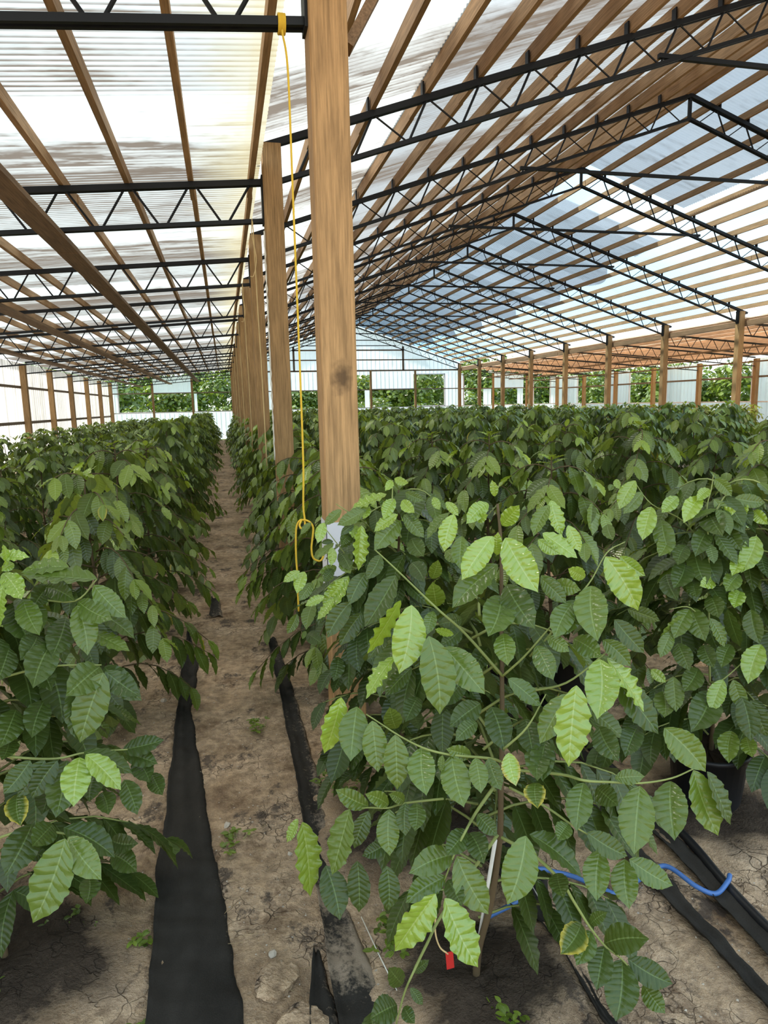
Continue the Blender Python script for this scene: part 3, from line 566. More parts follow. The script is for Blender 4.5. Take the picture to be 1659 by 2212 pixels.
LEAVES = {
"hero": [
(0.397,1.461,1.14,0.353,1.417,0.995,-0.23,-0.91,0.35,0.072,"b"),
(0.418,1.396,1.085,0.426,1.345,0.921,-0.02,-0.96,0.29,0.077,"m"),
(0.472,1.45,1.034,0.537,1.358,0.949,-0.41,-0.76,0.51,0.068,"m"),
(0.642,1.494,1.276,0.689,1.41,1.159,-0.47,-0.79,0.38,0.070,"b"),
(0.608,1.49,1.283,0.525,1.477,1.185,-0.35,-0.84,0.41,0.056,"b"),
(0.623,1.495,1.212,0.504,1.487,1.115,-0.47,-0.63,0.62,0.067,"m"),
(0.64,1.514,1.127,0.558,1.393,1.071,0.06,-0.44,0.89,0.074,"m"),
(0.655,1.516,1.153,0.674,1.393,1.078,-0.56,-0.50,0.67,0.071,"d"),
(0.608,1.424,1.063,0.586,1.345,1.016,-0.29,-0.43,0.85,0.047,"m"),
(0.55,1.605,1.322,0.517,1.583,1.232,-0.27,-0.91,0.32,0.043,"b"),
(0.542,1.619,1.324,0.481,1.612,1.261,-0.67,-0.31,0.68,0.038,"m"),
(0.392,1.587,1.18,0.306,1.569,1.061,-0.55,-0.67,0.50,0.066,"d"),
(0.329,1.649,1.178,0.277,1.616,1.106,-0.06,-0.90,0.44,0.043,"d"),
(0.368,1.651,1.22,0.322,1.616,1.167,0.02,-0.84,0.54,0.036,"d"),
(0.387,1.525,1.134,0.298,1.507,1.016,0.55,-0.78,-0.30,0.066,"b"),
(0.284,1.635,1.108,0.22,1.622,1.024,-0.26,-0.90,0.33,0.048,"d"),
(0.314,1.647,1.073,0.253,1.636,0.995,-0.08,-0.97,0.21,0.044,"d"),
(0.368,1.572,1.058,0.31,1.56,0.98,-0.57,-0.64,0.51,0.044,"d"),
(0.358,1.481,1.012,0.285,1.468,0.921,-0.73,-0.27,0.63,0.052,"b"),
(0.404,1.496,0.974,0.335,1.49,0.913,-0.47,-0.65,0.60,0.041,"d"),
(0.501,1.601,1.086,0.472,1.539,1.17,-0.12,-0.78,-0.61,0.049,"m"),
(0.497,1.625,1.154,0.5,1.58,1.214,-0.47,-0.71,-0.52,0.032,"m"),
(0.586,1.648,1.255,0.559,1.586,1.184,-0.22,-0.69,0.69,0.044,"m"),
(0.669,1.626,1.359,0.658,1.619,1.403,-0.32,-0.92,-0.23,0.020,"b"),
(0.681,1.606,1.285,0.703,1.549,1.345,-0.70,-0.62,-0.35,0.040,"b"),
(0.633,1.52,1.229,0.63,1.509,1.289,-0.39,-0.90,-0.17,0.027,"b"),
(0.67,1.674,1.334,0.593,1.632,1.29,0.15,-0.83,0.53,0.041,"b"),
(0.632,1.668,1.295,0.649,1.622,1.313,-0.91,-0.39,-0.15,0.025,"b"),
(0.619,1.667,1.329,0.642,1.647,1.285,0.33,-0.79,0.52,0.024,"b"),
(0.805,1.583,1.347,0.821,1.552,1.257,0.06,-0.94,0.33,0.042,"b"),
(0.792,1.566,1.338,0.744,1.553,1.262,-0.62,-0.61,0.49,0.039,"m"),
(0.762,1.539,1.272,0.837,1.498,1.211,0.01,-0.83,0.56,0.047,"b"),
(0.75,1.54,1.256,0.789,1.498,1.224,-0.56,-0.77,0.30,0.031,"b"),
(0.827,1.531,1.289,0.849,1.506,1.224,-0.24,-0.93,0.27,0.032,"b"),
(0.74,1.499,1.174,0.784,1.452,1.112,-0.47,-0.83,0.30,0.042,"m"),
(0.813,1.46,1.115,0.725,1.39,1.052,-0.04,-0.64,0.76,0.056,"m"),
(0.685,1.407,1.031,0.693,1.334,0.974,-0.49,-0.57,0.66,0.047,"m"),
(0.718,1.416,1.047,0.747,1.363,1.025,-0.65,-0.58,0.50,0.033,"m"),
(0.584,1.337,0.989,0.647,1.301,0.931,0.06,-0.82,0.57,0.042,"m"),
(0.478,1.555,1.09,0.45,1.516,1.045,-0.10,-0.72,0.68,0.031,"m"),
(0.55,1.551,1.039,0.481,1.514,1.015,0.20,-0.77,0.60,0.037,"d"),
(0.511,1.498,1.045,0.466,1.505,1.062,-0.23,-0.96,-0.18,0.021,"b"),
(0.573,1.613,1.042,0.493,1.564,1.053,0.53,-0.77,0.35,0.040,"d"),
(0.711,1.3,0.953,0.637,1.285,0.852,-0.65,-0.53,0.55,0.056,"m"),
(0.231,1.497,0.919,0.182,1.471,0.797,0.32,-0.94,0.07,0.061,"b"),
(0.264,1.476,0.901,0.231,1.392,0.813,-0.07,-0.71,0.70,0.064,"m"),
(0.287,1.412,0.893,0.288,1.367,0.792,-0.18,-0.90,0.40,0.053,"m"),
(0.326,1.355,0.882,0.321,1.325,0.77,-0.22,-0.94,0.26,0.053,"m"),
(0.385,1.35,0.846,0.369,1.264,0.784,-0.20,-0.55,0.81,0.057,"m"),
(0.443,1.317,0.837,0.44,1.229,0.767,-0.29,-0.59,0.75,0.060,"m"),
(0.483,1.276,0.846,0.476,1.225,0.795,-0.29,-0.65,0.70,0.038,"m"),
(0.516,1.283,0.837,0.524,1.232,0.79,-0.36,-0.66,0.66,0.037,"m"),
(0.418,1.303,0.848,0.412,1.294,0.814,-0.64,-0.70,0.30,0.016,"m"),
(0.539,1.23,0.874,0.536,1.184,0.826,-0.35,-0.66,0.66,0.036,"y"),
(0.361,1.49,0.826,0.334,1.439,0.908,0.03,-0.86,-0.52,0.043,"m"),
(0.494,1.333,0.821,0.428,1.311,0.857,0.42,-0.88,0.22,0.031,"m"),
(0.551,1.423,0.896,0.455,1.368,0.876,0.26,-0.69,0.67,0.051,"d"),
(0.522,1.369,0.878,0.457,1.332,0.86,0.19,-0.69,0.70,0.035,"d"),
(0.573,1.41,0.891,0.569,1.324,0.823,-0.35,-0.57,0.74,0.058,"d"),
(0.534,1.484,0.932,0.461,1.432,0.896,0.13,-0.68,0.72,0.045,"d"),
(0.425,1.52,0.885,0.376,1.458,0.856,0.17,-0.53,0.83,0.042,"d"),
(0.65,1.387,0.861,0.628,1.297,0.817,-0.31,-0.35,0.88,0.054,"d"),
(0.669,1.32,0.837,0.625,1.243,0.788,-0.19,-0.45,0.87,0.052,"d"),
(0.631,1.573,0.973,0.564,1.498,0.947,0.22,-0.50,0.84,0.047,"d"),
(0.474,1.738,1.172,0.484,1.652,1.14,-0.53,-0.35,0.78,0.046,"d"),
(0.559,1.696,1.209,0.568,1.634,1.188,-0.63,-0.33,0.70,0.035,"m"),
(0.698,1.58,1.091,0.618,1.512,1.073,0.37,-0.61,0.70,0.048,"d"),
(0.422,1.616,1.056,0.376,1.571,1.001,-0.01,-0.77,0.64,0.040,"d"),
(0.268,1.389,0.7,0.194,1.386,0.755,0.25,-0.93,0.28,0.039,"m"),
(0.307,1.354,0.718,0.25,1.332,0.767,0.46,-0.88,0.13,0.031,"m"),
(0.341,1.346,0.724,0.3,1.322,0.765,0.51,-0.86,0.01,0.024,"m"),
(0.22,1.36,0.718,0.172,1.331,0.588,-0.75,-0.53,0.39,0.066,"m"),
(0.264,1.371,0.7,0.227,1.356,0.624,-0.09,-0.97,0.24,0.039,"d"),
(0.308,1.351,0.709,0.296,1.303,0.63,-0.19,-0.83,0.53,0.048,"m"),
(0.341,1.331,0.731,0.33,1.294,0.678,-0.20,-0.78,0.59,0.034,"d"),
(0.363,1.322,0.733,0.342,1.262,0.708,-0.05,-0.36,0.93,0.037,"d"),
(0.467,1.293,0.669,0.401,1.232,0.663,0.32,-0.43,0.85,0.044,"d"),
(0.474,1.288,0.664,0.475,1.205,0.647,-0.38,-0.18,0.91,0.047,"d"),
(0.488,1.276,0.714,0.513,1.224,0.692,-0.47,-0.53,0.71,0.034,"d"),
(0.434,1.277,0.626,0.321,1.24,0.629,0.26,-0.71,0.66,0.053,"m"),
(0.415,1.276,0.577,0.32,1.268,0.539,-0.19,-0.75,0.63,0.047,"m"),
(0.436,1.264,0.631,0.484,1.202,0.53,-0.20,-0.88,0.44,0.064,"m"),
(0.371,1.213,0.593,0.278,1.2,0.49,-0.01,-0.99,0.14,0.064,"b"),
(0.389,1.206,0.584,0.442,1.153,0.457,0.33,-0.81,0.48,0.069,"b"),
(0.415,1.266,0.577,0.423,1.196,0.567,-0.40,-0.18,0.90,0.040,"d"),
(0.122,1.441,0.652,0.128,1.393,0.496,0.66,-0.71,0.24,0.076,"o"),
(0.113,1.458,0.651,0.085,1.449,0.602,-0.66,-0.57,0.49,0.026,"o"),
(0.169,1.415,0.551,0.188,1.346,0.462,-0.10,-0.80,0.60,0.060,"d"),
(0.235,1.368,0.584,0.23,1.338,0.479,-0.42,-0.87,0.27,0.051,"d"),
(0.294,1.328,0.589,0.288,1.296,0.504,-0.20,-0.91,0.36,0.045,"d"),
(0.306,1.344,0.637,0.242,1.346,0.61,-0.28,-0.73,0.63,0.032,"d"),
(0.561,1.189,0.707,0.499,1.139,0.599,-0.36,-0.75,0.56,0.067,"m"),
(0.303,1.24,0.369,0.265,1.202,0.454,0.44,-0.88,-0.19,0.036,"d"),
(0.289,1.237,0.326,0.218,1.177,0.369,0.69,-0.37,0.63,0.051,"d"),
(0.333,1.259,0.376,0.364,1.241,0.415,-0.71,-0.64,0.28,0.020,"d"),
(0.309,1.195,0.402,0.331,1.181,0.369,0.04,-0.91,0.41,0.019,"d"),
(0.302,1.224,0.331,0.313,1.178,0.332,-0.42,-0.09,0.90,0.026,"d"),
(0.239,1.269,0.288,0.237,1.199,0.297,-0.18,0.13,0.97,0.043,"d"),
(0.577,1.205,0.697,0.672,1.152,0.616,0.41,-0.47,0.78,0.063,"d"),
(0.731,1.259,0.76,0.68,1.195,0.693,-0.28,-0.57,0.77,0.054,"m"),
(0.864,1.245,0.739,0.808,1.175,0.628,-0.44,-0.64,0.63,0.072,"m"),
(0.972,1.284,0.711,0.919,1.191,0.63,-0.40,-0.46,0.79,0.071,"m"),
(0.799,1.243,0.769,0.849,1.207,0.786,-0.61,-0.65,0.45,0.031,"m"),
(1.025,1.275,0.736,1.06,1.224,0.595,-0.01,-0.94,0.34,0.072,"m"),
(0.757,1.227,0.613,0.718,1.17,0.538,-0.38,-0.63,0.68,0.054,"m"),
(0.824,1.233,0.573,0.796,1.167,0.505,-0.41,-0.57,0.72,0.055,"m"),
(0.829,1.223,0.579,0.913,1.181,0.528,-0.04,-0.80,0.59,0.050,"m"),
(0.719,1.217,0.668,0.795,1.179,0.624,-0.08,-0.83,0.56,0.045,"d"),
(1.05,1.26,0.737,1.085,1.216,0.623,0.41,-0.80,0.43,0.059,"d"),
(0.675,1.22,0.695,0.626,1.175,0.694,0.27,-0.33,0.90,0.035,"m"),
(0.616,1.26,0.777,0.589,1.192,0.762,-0.16,-0.15,0.98,0.044,"e"),
(0.71,1.217,0.448,0.621,1.143,0.455,0.30,-0.27,0.91,0.054,"e"),
(0.723,1.2,0.441,0.661,1.148,0.415,-0.03,-0.41,0.91,0.044,"m"),
(0.772,1.221,0.38,0.823,1.131,0.457,-0.91,-0.24,0.33,0.059,"d"),
(0.756,1.195,0.399,0.702,1.134,0.358,-0.20,-0.42,0.89,0.051,"d"),
(0.804,1.2,0.351,0.745,1.126,0.279,-0.33,-0.51,0.79,0.069,"d"),
(0.816,1.195,0.354,0.895,1.142,0.32,-0.26,-0.76,0.59,0.052,"d"),
(0.855,1.19,0.284,0.872,1.132,0.26,-0.48,-0.46,0.74,0.042,"m"),
(0.726,1.206,0.45,0.751,1.179,0.498,-0.86,-0.49,0.16,0.024,"d"),
(0.651,1.219,0.582,0.63,1.151,0.578,-0.24,0.01,0.97,0.040,"d"),
(0.658,1.323,0.826,0.61,1.239,0.794,-0.10,-0.31,0.95,0.052,"d"),
(0.79,1.302,0.713,0.794,1.218,0.718,-0.72,0.01,0.70,0.046,"d"),
(0.958,1.297,0.84,1.016,1.223,0.762,-0.50,-0.79,0.37,0.064,"m"),
(0.792,1.307,1.023,0.735,1.217,0.929,-0.33,-0.57,0.75,0.069,"b"),
(0.702,1.248,0.996,0.666,1.208,0.835,-0.00,-0.97,0.24,0.077,"b"),
(0.851,1.373,0.995,0.918,1.319,0.875,0.48,-0.67,0.57,0.068,"b"),
(0.89,1.457,1.22,0.953,1.409,1.091,-0.46,-0.88,0.11,0.068,"b"),
(0.846,1.445,1.153,0.803,1.336,1.053,-0.40,-0.53,0.75,0.073,"m"),
(0.965,1.511,1.203,1.008,1.465,1.16,-0.58,-0.77,0.27,0.037,"b"),
(0.793,1.439,1.115,0.713,1.372,1.057,-0.04,-0.62,0.78,0.052,"m"),
(0.735,1.488,1.169,0.78,1.443,1.115,-0.47,-0.83,0.30,0.039,"m"),
(0.769,1.5,1.148,0.814,1.436,1.147,-0.78,-0.55,0.30,0.040,"m"),
(0.901,1.427,1.068,0.96,1.387,0.99,-0.18,-0.92,0.34,0.048,"d"),
(0.95,1.448,1.083,1.021,1.417,1.056,-0.41,-0.91,-0.01,0.037,"d"),
(0.796,1.434,1.027,0.82,1.346,1.009,-0.76,-0.32,0.56,0.049,"m"),
(0.85,1.392,1.033,0.896,1.345,0.979,-0.48,-0.82,0.31,0.042,"m"),
(0.878,1.376,0.936,0.958,1.317,0.815,0.05,-0.89,0.46,0.072,"d"),
(0.822,1.354,0.834,0.822,1.265,0.793,-0.54,-0.35,0.76,0.054,"d"),
(0.925,1.35,0.826,0.85,1.285,0.789,-0.05,-0.46,0.89,0.048,"d"),
(0.887,1.546,1.146,0.817,1.508,1.184,0.37,-0.91,-0.21,0.034,"b"),
],
"second": [
(0.41,2.11,1.216,0.389,2.074,1.077,0.57,-0.81,0.12,0.064,"b"),
(0.358,2.076,1.058,0.272,2.06,0.947,-0.52,-0.69,0.51,0.063,"b"),
(0.547,2.137,1.219,0.441,2.07,1.14,0.15,-0.84,0.52,0.066,"m"),
(0.554,2.12,1.242,0.608,2.07,1.17,-0.37,-0.87,0.33,0.046,"m"),
(0.53,2.147,1.292,0.479,2.094,1.236,0.11,-0.77,0.63,0.041,"b"),
(0.527,2.097,1.248,0.448,2.095,1.196,-0.38,-0.68,0.62,0.041,"b"),
(0.553,2.134,1.287,0.576,2.064,1.255,-0.63,-0.49,0.60,0.036,"b"),
(0.523,2.156,1.353,0.492,2.116,1.324,0.22,-0.69,0.69,0.025,"b"),
(0.536,2.164,1.357,0.572,2.12,1.345,-0.70,-0.66,0.27,0.026,"b"),
(0.566,2.139,1.312,0.618,2.101,1.288,-0.49,-0.84,0.24,0.031,"m"),
(0.506,2.155,1.308,0.385,2.159,1.262,-0.34,-0.36,0.87,0.057,"b"),
(0.439,2.169,1.273,0.416,2.108,1.237,0.09,-0.53,0.84,0.033,"b"),
(0.354,2.159,1.264,0.295,2.155,1.216,-0.34,-0.81,0.48,0.033,"m"),
(0.402,2.15,1.21,0.376,2.095,1.181,0.20,-0.54,0.82,0.035,"b"),
(0.313,2.121,1.149,0.305,2.096,1.094,-0.11,-0.90,0.42,0.028,"b"),
(0.342,2.145,1.127,0.361,2.055,1.083,-0.43,-0.46,0.78,0.045,"d"),
(0.314,2.111,1.079,0.277,2.067,1.052,0.31,-0.68,0.67,0.030,"d"),
(0.379,2.137,1.188,0.337,2.078,1.161,0.38,-0.59,0.71,0.035,"d"),
(0.431,2.13,1.263,0.37,2.134,1.251,-0.17,-0.83,0.54,0.028,"m"),
(0.654,2.114,1.295,0.661,2.069,1.259,-0.47,-0.59,0.66,0.026,"b"),
(0.692,2.099,1.279,0.724,2.066,1.236,-0.44,-0.85,0.31,0.028,"b"),
(0.579,2.12,1.162,0.591,2.016,1.121,-0.53,-0.36,0.76,0.056,"d"),
(0.277,2.023,1.248,0.251,1.985,1.193,0.02,-0.83,0.56,0.032,"b"),
(0.255,2.165,1.226,0.218,2.161,1.189,-0.45,-0.72,0.53,0.023,"m"),
(0.322,2.136,1.16,0.264,2.133,1.116,-0.49,-0.54,0.68,0.032,"m"),
(0.317,2.116,1.169,0.279,2.121,1.166,-0.14,-0.97,0.20,0.017,"d"),
(0.327,2.127,1.082,0.264,2.098,1.074,0.35,-0.87,0.34,0.032,"m"),
(0.31,2.082,1.059,0.255,2.087,1.053,-0.13,-0.48,0.87,0.025,"m"),
(0.205,2.104,1.083,0.151,2.103,1.051,-0.22,-0.89,0.39,0.028,"b"),
(0.223,2.131,1.073,0.191,2.081,1.016,0.08,-0.77,0.63,0.038,"b"),
(0.245,2.11,1.039,0.196,2.072,0.994,0.16,-0.83,0.54,0.036,"m"),
(0.276,2.068,1.004,0.214,2.069,0.978,-0.27,-0.75,0.60,0.030,"b"),
(0.303,2.047,0.998,0.247,2.04,0.938,-0.60,-0.51,0.62,0.037,"b"),
(0.339,2.073,1.054,0.289,2.066,0.999,0.06,-1.00,0.07,0.033,"b"),
(0.359,2.086,1.06,0.311,2.073,0.979,-0.67,-0.55,0.50,0.042,"o"),
(0.423,2.125,1.262,0.334,2.126,1.219,-0.24,-0.85,0.47,0.043,"m"),
(0.388,2.122,1.216,0.342,2.116,1.189,-0.03,-0.96,0.27,0.024,"d"),
(0.384,2.133,1.183,0.338,2.1,1.149,0.20,-0.83,0.52,0.030,"d"),
(0.372,2.109,1.127,0.368,2.079,1.112,-0.13,-0.44,0.89,0.017,"d"),
(0.351,2.122,1.108,0.359,2.048,1.076,-0.37,-0.40,0.84,0.041,"m"),
(0.238,2.278,0.813,0.277,2.188,0.804,-0.67,-0.36,0.65,0.046,"d"),
(0.205,2.257,0.895,0.166,2.242,0.833,-0.09,-0.95,0.29,0.034,"m"),
(0.231,2.245,0.835,0.216,2.223,0.815,0.13,-0.72,0.69,0.016,"m"),
(0.662,2.26,1.051,0.588,2.161,1.002,0.24,-0.57,0.79,0.060,"d"),
(0.334,2.204,0.746,0.305,2.133,0.688,0.02,-0.64,0.77,0.048,"d"),
(0.386,2.209,0.807,0.394,2.119,0.744,-0.24,-0.57,0.79,0.053,"d"),
],
"right": [
(1.479,2.131,1.215,1.4,2.06,1.11,-0.32,-0.66,0.68,0.062,"b"),
(1.517,2.122,1.166,1.487,2.024,1.059,-0.55,-0.53,0.64,0.068,"m"),
(1.43,2.161,1.309,1.359,2.146,1.209,-0.45,-0.78,0.43,0.053,"b"),
(1.46,2.16,1.265,1.374,2.141,1.193,-0.22,-0.84,0.49,0.048,"m"),
(1.585,2.13,1.246,1.481,2.074,1.202,0.10,-0.73,0.68,0.047,"b"),
(1.66,2.101,1.246,1.55,2.045,1.165,-0.15,-0.71,0.69,0.057,"b"),
(1.7,2.117,1.194,1.654,1.973,1.125,-0.65,-0.15,0.75,0.083,"d"),
(1.734,2.129,1.304,1.768,2.076,1.244,-0.70,-0.68,0.22,0.043,"m"),
(1.781,2.076,1.238,1.878,2.037,1.222,-0.30,-0.89,0.34,0.049,"m"),
(1.818,2.089,1.218,1.788,2.022,1.181,-0.58,-0.17,0.79,0.042,"b"),
(1.697,2.079,1.237,1.743,2.047,1.175,-0.40,-0.90,0.16,0.038,"m"),
(1.821,2.005,1.108,1.715,1.95,0.995,-0.37,-0.65,0.66,0.067,"b"),
(1.75,2.003,1.049,1.673,1.942,0.99,-0.23,-0.51,0.83,0.046,"b"),
(1.743,1.988,0.979,1.626,1.91,0.946,0.11,-0.53,0.84,0.056,"m"),
(1.735,1.968,0.926,1.651,1.897,0.89,-0.06,-0.39,0.92,0.052,"b"),
(1.659,2.01,0.964,1.559,1.958,0.959,0.35,-0.73,0.59,0.046,"b"),
(1.536,1.975,0.873,1.43,1.908,0.8,-0.16,-0.60,0.78,0.060,"m"),
(1.557,1.994,0.87,1.534,1.883,0.788,-0.60,-0.40,0.70,0.071,"m"),
(1.499,1.955,0.861,1.401,1.948,0.779,0.09,-1.00,-0.02,0.055,"m"),
(1.587,1.933,0.849,1.621,1.896,0.753,-0.01,-0.93,0.36,0.049,"m"),
(1.443,1.937,0.815,1.382,1.91,0.737,-0.41,-0.72,0.57,0.045,"m"),
(1.568,1.931,0.757,1.537,1.838,0.711,-0.55,-0.22,0.81,0.055,"d"),
(1.739,1.864,0.763,1.637,1.798,0.66,-0.38,-0.56,0.74,0.069,"b"),
(1.57,1.834,0.668,1.497,1.793,0.582,-0.42,-0.63,0.66,0.053,"b"),
(1.551,1.869,0.614,1.386,1.746,0.549,-0.03,-0.43,0.90,0.091,"d"),
(1.404,1.917,0.612,1.337,1.812,0.574,-0.23,-0.19,0.95,0.070,"m"),
(1.415,1.881,0.677,1.379,1.811,0.589,-0.49,-0.58,0.66,0.058,"m"),
(1.601,1.823,0.669,1.621,1.786,0.575,-0.59,-0.79,0.18,0.049,"m"),
(1.613,1.794,0.618,1.603,1.733,0.495,-0.62,-0.68,0.39,0.067,"d"),
(1.645,1.791,0.605,1.679,1.748,0.492,-0.53,-0.83,0.16,0.058,"d"),
(1.609,1.825,0.484,1.527,1.736,0.428,-0.27,-0.33,0.91,0.063,"m"),
(1.642,1.795,0.474,1.596,1.714,0.45,-0.38,-0.06,0.92,0.048,"m"),
(1.356,1.918,0.696,1.377,1.866,0.668,-0.67,-0.53,0.52,0.034,"b"),
(1.576,2.061,1.017,1.45,1.95,0.96,-0.00,-0.46,0.89,0.072,"d"),
(1.579,2.022,0.962,1.538,1.943,0.924,-0.43,-0.21,0.88,0.050,"d"),
(1.647,1.923,0.878,1.672,1.88,0.754,-0.97,-0.22,-0.12,0.061,"d"),
(1.329,2.171,1.153,1.307,2.094,1.11,-0.50,-0.31,0.81,0.042,"m"),
(1.356,2.184,1.294,1.321,2.155,1.278,0.17,-0.63,0.76,0.021,"m"),
(1.385,2.213,1.311,1.375,2.171,1.279,-0.55,-0.43,0.72,0.024,"b"),
(1.534,2.102,1.12,1.437,2.018,1.058,-0.07,-0.54,0.84,0.057,"m"),
(1.684,2.077,1.136,1.572,2.004,1.051,-0.18,-0.62,0.76,0.062,"d"),
(1.741,2.065,1.145,1.741,1.979,1.066,-0.71,-0.48,0.52,0.057,"d"),
(1.582,2.066,1.08,1.485,1.979,1.033,-0.02,-0.47,0.88,0.056,"d"),
(1.491,2.048,0.984,1.465,1.944,0.919,-0.58,-0.32,0.75,0.061,"d"),
(1.625,1.986,0.914,1.577,1.879,0.867,-0.50,-0.15,0.85,0.060,"d"),
(1.469,1.939,0.77,1.446,1.843,0.71,-0.56,-0.34,0.76,0.059,"d"),
(1.744,1.925,0.868,1.724,1.854,0.768,-0.63,-0.57,0.53,0.060,"d"),
(1.531,1.909,0.685,1.407,1.816,0.654,0.11,-0.44,0.89,0.064,"d"),
(1.653,1.906,0.757,1.556,1.828,0.713,-0.08,-0.40,0.91,0.054,"d"),
(1.706,2.115,1.269,1.62,2.072,1.236,0.11,-0.74,0.66,0.037,"b"),
(1.711,2.077,1.193,1.743,2.021,1.2,-0.87,-0.48,0.12,0.037,"b"),
(1.855,2.064,1.192,1.854,1.993,1.15,-0.80,-0.31,0.52,0.042,"b"),
],
"near": [
(-0.596,1.937,1.18,-0.527,1.831,1.131,-0.20,-0.52,0.83,0.051,"b"),
(-0.546,1.909,1.111,-0.487,1.803,1.041,-0.04,-0.56,0.83,0.057,"m"),
(-0.582,1.881,1.159,-0.592,1.853,1.056,-0.41,-0.87,0.28,0.048,"b"),
(-0.355,1.881,1.158,-0.545,1.903,1.18,0.08,-0.27,0.96,0.089,"m"),
(-0.428,1.912,1.19,-0.55,1.922,1.18,-0.11,-0.49,0.86,0.057,"m"),
(-0.364,1.88,1.142,-0.282,1.832,1.058,0.05,-0.85,0.53,0.054,"m"),
(-0.41,1.896,1.098,-0.308,1.785,1.071,-0.50,-0.60,0.62,0.057,"m"),
(-0.41,1.877,1.091,-0.381,1.811,0.973,0.15,-0.84,0.51,0.062,"m"),
(-0.599,1.939,1.231,-0.52,1.91,1.223,-0.15,-0.62,0.77,0.035,"b"),
(-0.589,1.99,1.087,-0.518,1.835,1.012,-0.04,-0.45,0.89,0.075,"d"),
(-0.511,1.87,1.021,-0.528,1.769,0.992,0.58,-0.31,0.75,0.062,"d"),
(-0.473,1.848,1.003,-0.492,1.72,0.935,0.42,-0.48,0.77,0.075,"d"),
(-0.356,1.825,0.935,-0.417,1.703,0.912,0.66,-0.44,0.61,0.075,"m"),
(-0.347,1.837,0.929,-0.249,1.736,0.877,-0.29,-0.65,0.70,0.061,"d"),
(-0.51,1.974,1.125,-0.413,1.877,1.104,-0.51,-0.64,0.57,0.051,"d"),
(-0.497,1.985,1.125,-0.522,1.897,1.087,0.57,-0.46,0.68,0.051,"d"),
(-0.452,1.93,1.044,-0.465,1.802,0.981,0.39,-0.44,0.81,0.070,"d"),
(-0.571,1.838,1.004,-0.573,1.731,0.956,0.42,-0.38,0.82,0.058,"d"),
(-0.371,1.925,1.055,-0.273,1.876,0.986,0.26,-0.57,0.78,0.055,"d"),
(-0.381,1.893,1.009,-0.283,1.849,0.961,0.23,-0.43,0.87,0.050,"m"),
(-0.543,1.908,0.941,-0.464,1.768,0.903,-0.23,-0.38,0.90,0.065,"d"),
(-0.605,1.886,1.017,-0.598,1.772,0.966,0.37,-0.35,0.86,0.060,"d"),
(-0.584,1.922,1.259,-0.577,1.904,1.203,0.91,-0.36,0.23,0.025,"b"),
(-0.568,1.939,1.203,-0.588,1.9,1.193,0.74,-0.50,0.45,0.025,"b"),
(-0.339,1.772,0.937,-0.403,1.737,0.771,-0.09,-0.97,0.24,0.083,"m"),
(-0.339,1.796,0.931,-0.25,1.758,0.856,0.03,-0.88,0.48,0.054,"d"),
(-0.418,1.797,0.906,-0.399,1.749,0.76,0.52,-0.79,0.33,0.069,"d"),
(-0.39,1.666,0.768,-0.39,1.565,0.699,0.23,-0.55,0.80,0.064,"b"),
(-0.371,1.647,0.783,-0.291,1.601,0.704,0.33,-0.63,0.70,0.053,"b"),
(-0.387,1.704,0.764,-0.271,1.653,0.715,0.21,-0.39,0.90,0.058,"d"),
(-0.434,1.724,0.735,-0.445,1.62,0.646,0.27,-0.64,0.72,0.074,"d"),
(-0.447,1.69,0.755,-0.505,1.665,0.678,0.08,-0.97,0.25,0.050,"d"),
(-0.476,1.694,0.758,-0.536,1.666,0.687,0.11,-0.95,0.28,0.050,"d"),
(-0.508,1.694,0.762,-0.561,1.65,0.708,0.27,-0.86,0.44,0.050,"d"),
(-0.544,1.693,0.68,-0.514,1.597,0.652,0.09,-0.25,0.97,0.049,"e"),
(-0.317,1.818,0.699,-0.205,1.783,0.729,-0.38,-0.65,0.66,0.050,"d"),
(-0.314,1.84,0.673,-0.223,1.758,0.676,-0.54,-0.58,0.61,0.047,"d"),
(-0.29,1.838,0.652,-0.243,1.733,0.639,-0.31,-0.25,0.91,0.057,"d"),
(-0.248,1.812,0.623,-0.214,1.728,0.602,-0.22,-0.32,0.92,0.043,"d"),
(-0.307,1.743,0.652,-0.27,1.666,0.595,-0.00,-0.60,0.80,0.049,"d"),
(-0.4,1.512,0.656,-0.474,1.477,0.489,-0.30,-0.90,0.32,0.089,"m"),
(-0.402,1.546,0.638,-0.324,1.471,0.569,0.01,-0.67,0.74,0.058,"m"),
(-0.433,1.633,0.61,-0.314,1.578,0.547,0.23,-0.48,0.85,0.063,"d"),
(-0.345,1.712,0.508,-0.266,1.624,0.544,-0.73,-0.43,0.54,0.044,"d"),
(-0.346,1.702,0.474,-0.27,1.594,0.488,-0.53,-0.27,0.80,0.052,"d"),
(-0.464,1.659,0.607,-0.488,1.572,0.612,0.68,-0.15,0.72,0.057,"d"),
(-0.513,1.671,0.608,-0.55,1.567,0.55,0.40,-0.55,0.73,0.075,"d"),
(-0.402,1.692,0.425,-0.394,1.606,0.418,0.20,-0.06,0.98,0.048,"d"),
(-0.382,1.779,0.662,-0.381,1.678,0.641,0.28,-0.19,0.94,0.057,"d"),
(-0.365,1.751,0.621,-0.337,1.665,0.607,-0.10,-0.19,0.98,0.047,"d"),
(-0.572,1.839,0.836,-0.582,1.728,0.789,0.43,-0.38,0.82,0.065,"d"),
(-0.505,1.85,0.849,-0.515,1.747,0.795,0.37,-0.46,0.81,0.061,"d"),
(-0.595,1.839,0.76,-0.592,1.757,0.741,0.40,-0.19,0.90,0.049,"d"),
(-0.501,1.79,0.647,-0.493,1.682,0.623,0.28,-0.18,0.94,0.056,"d"),
],
}
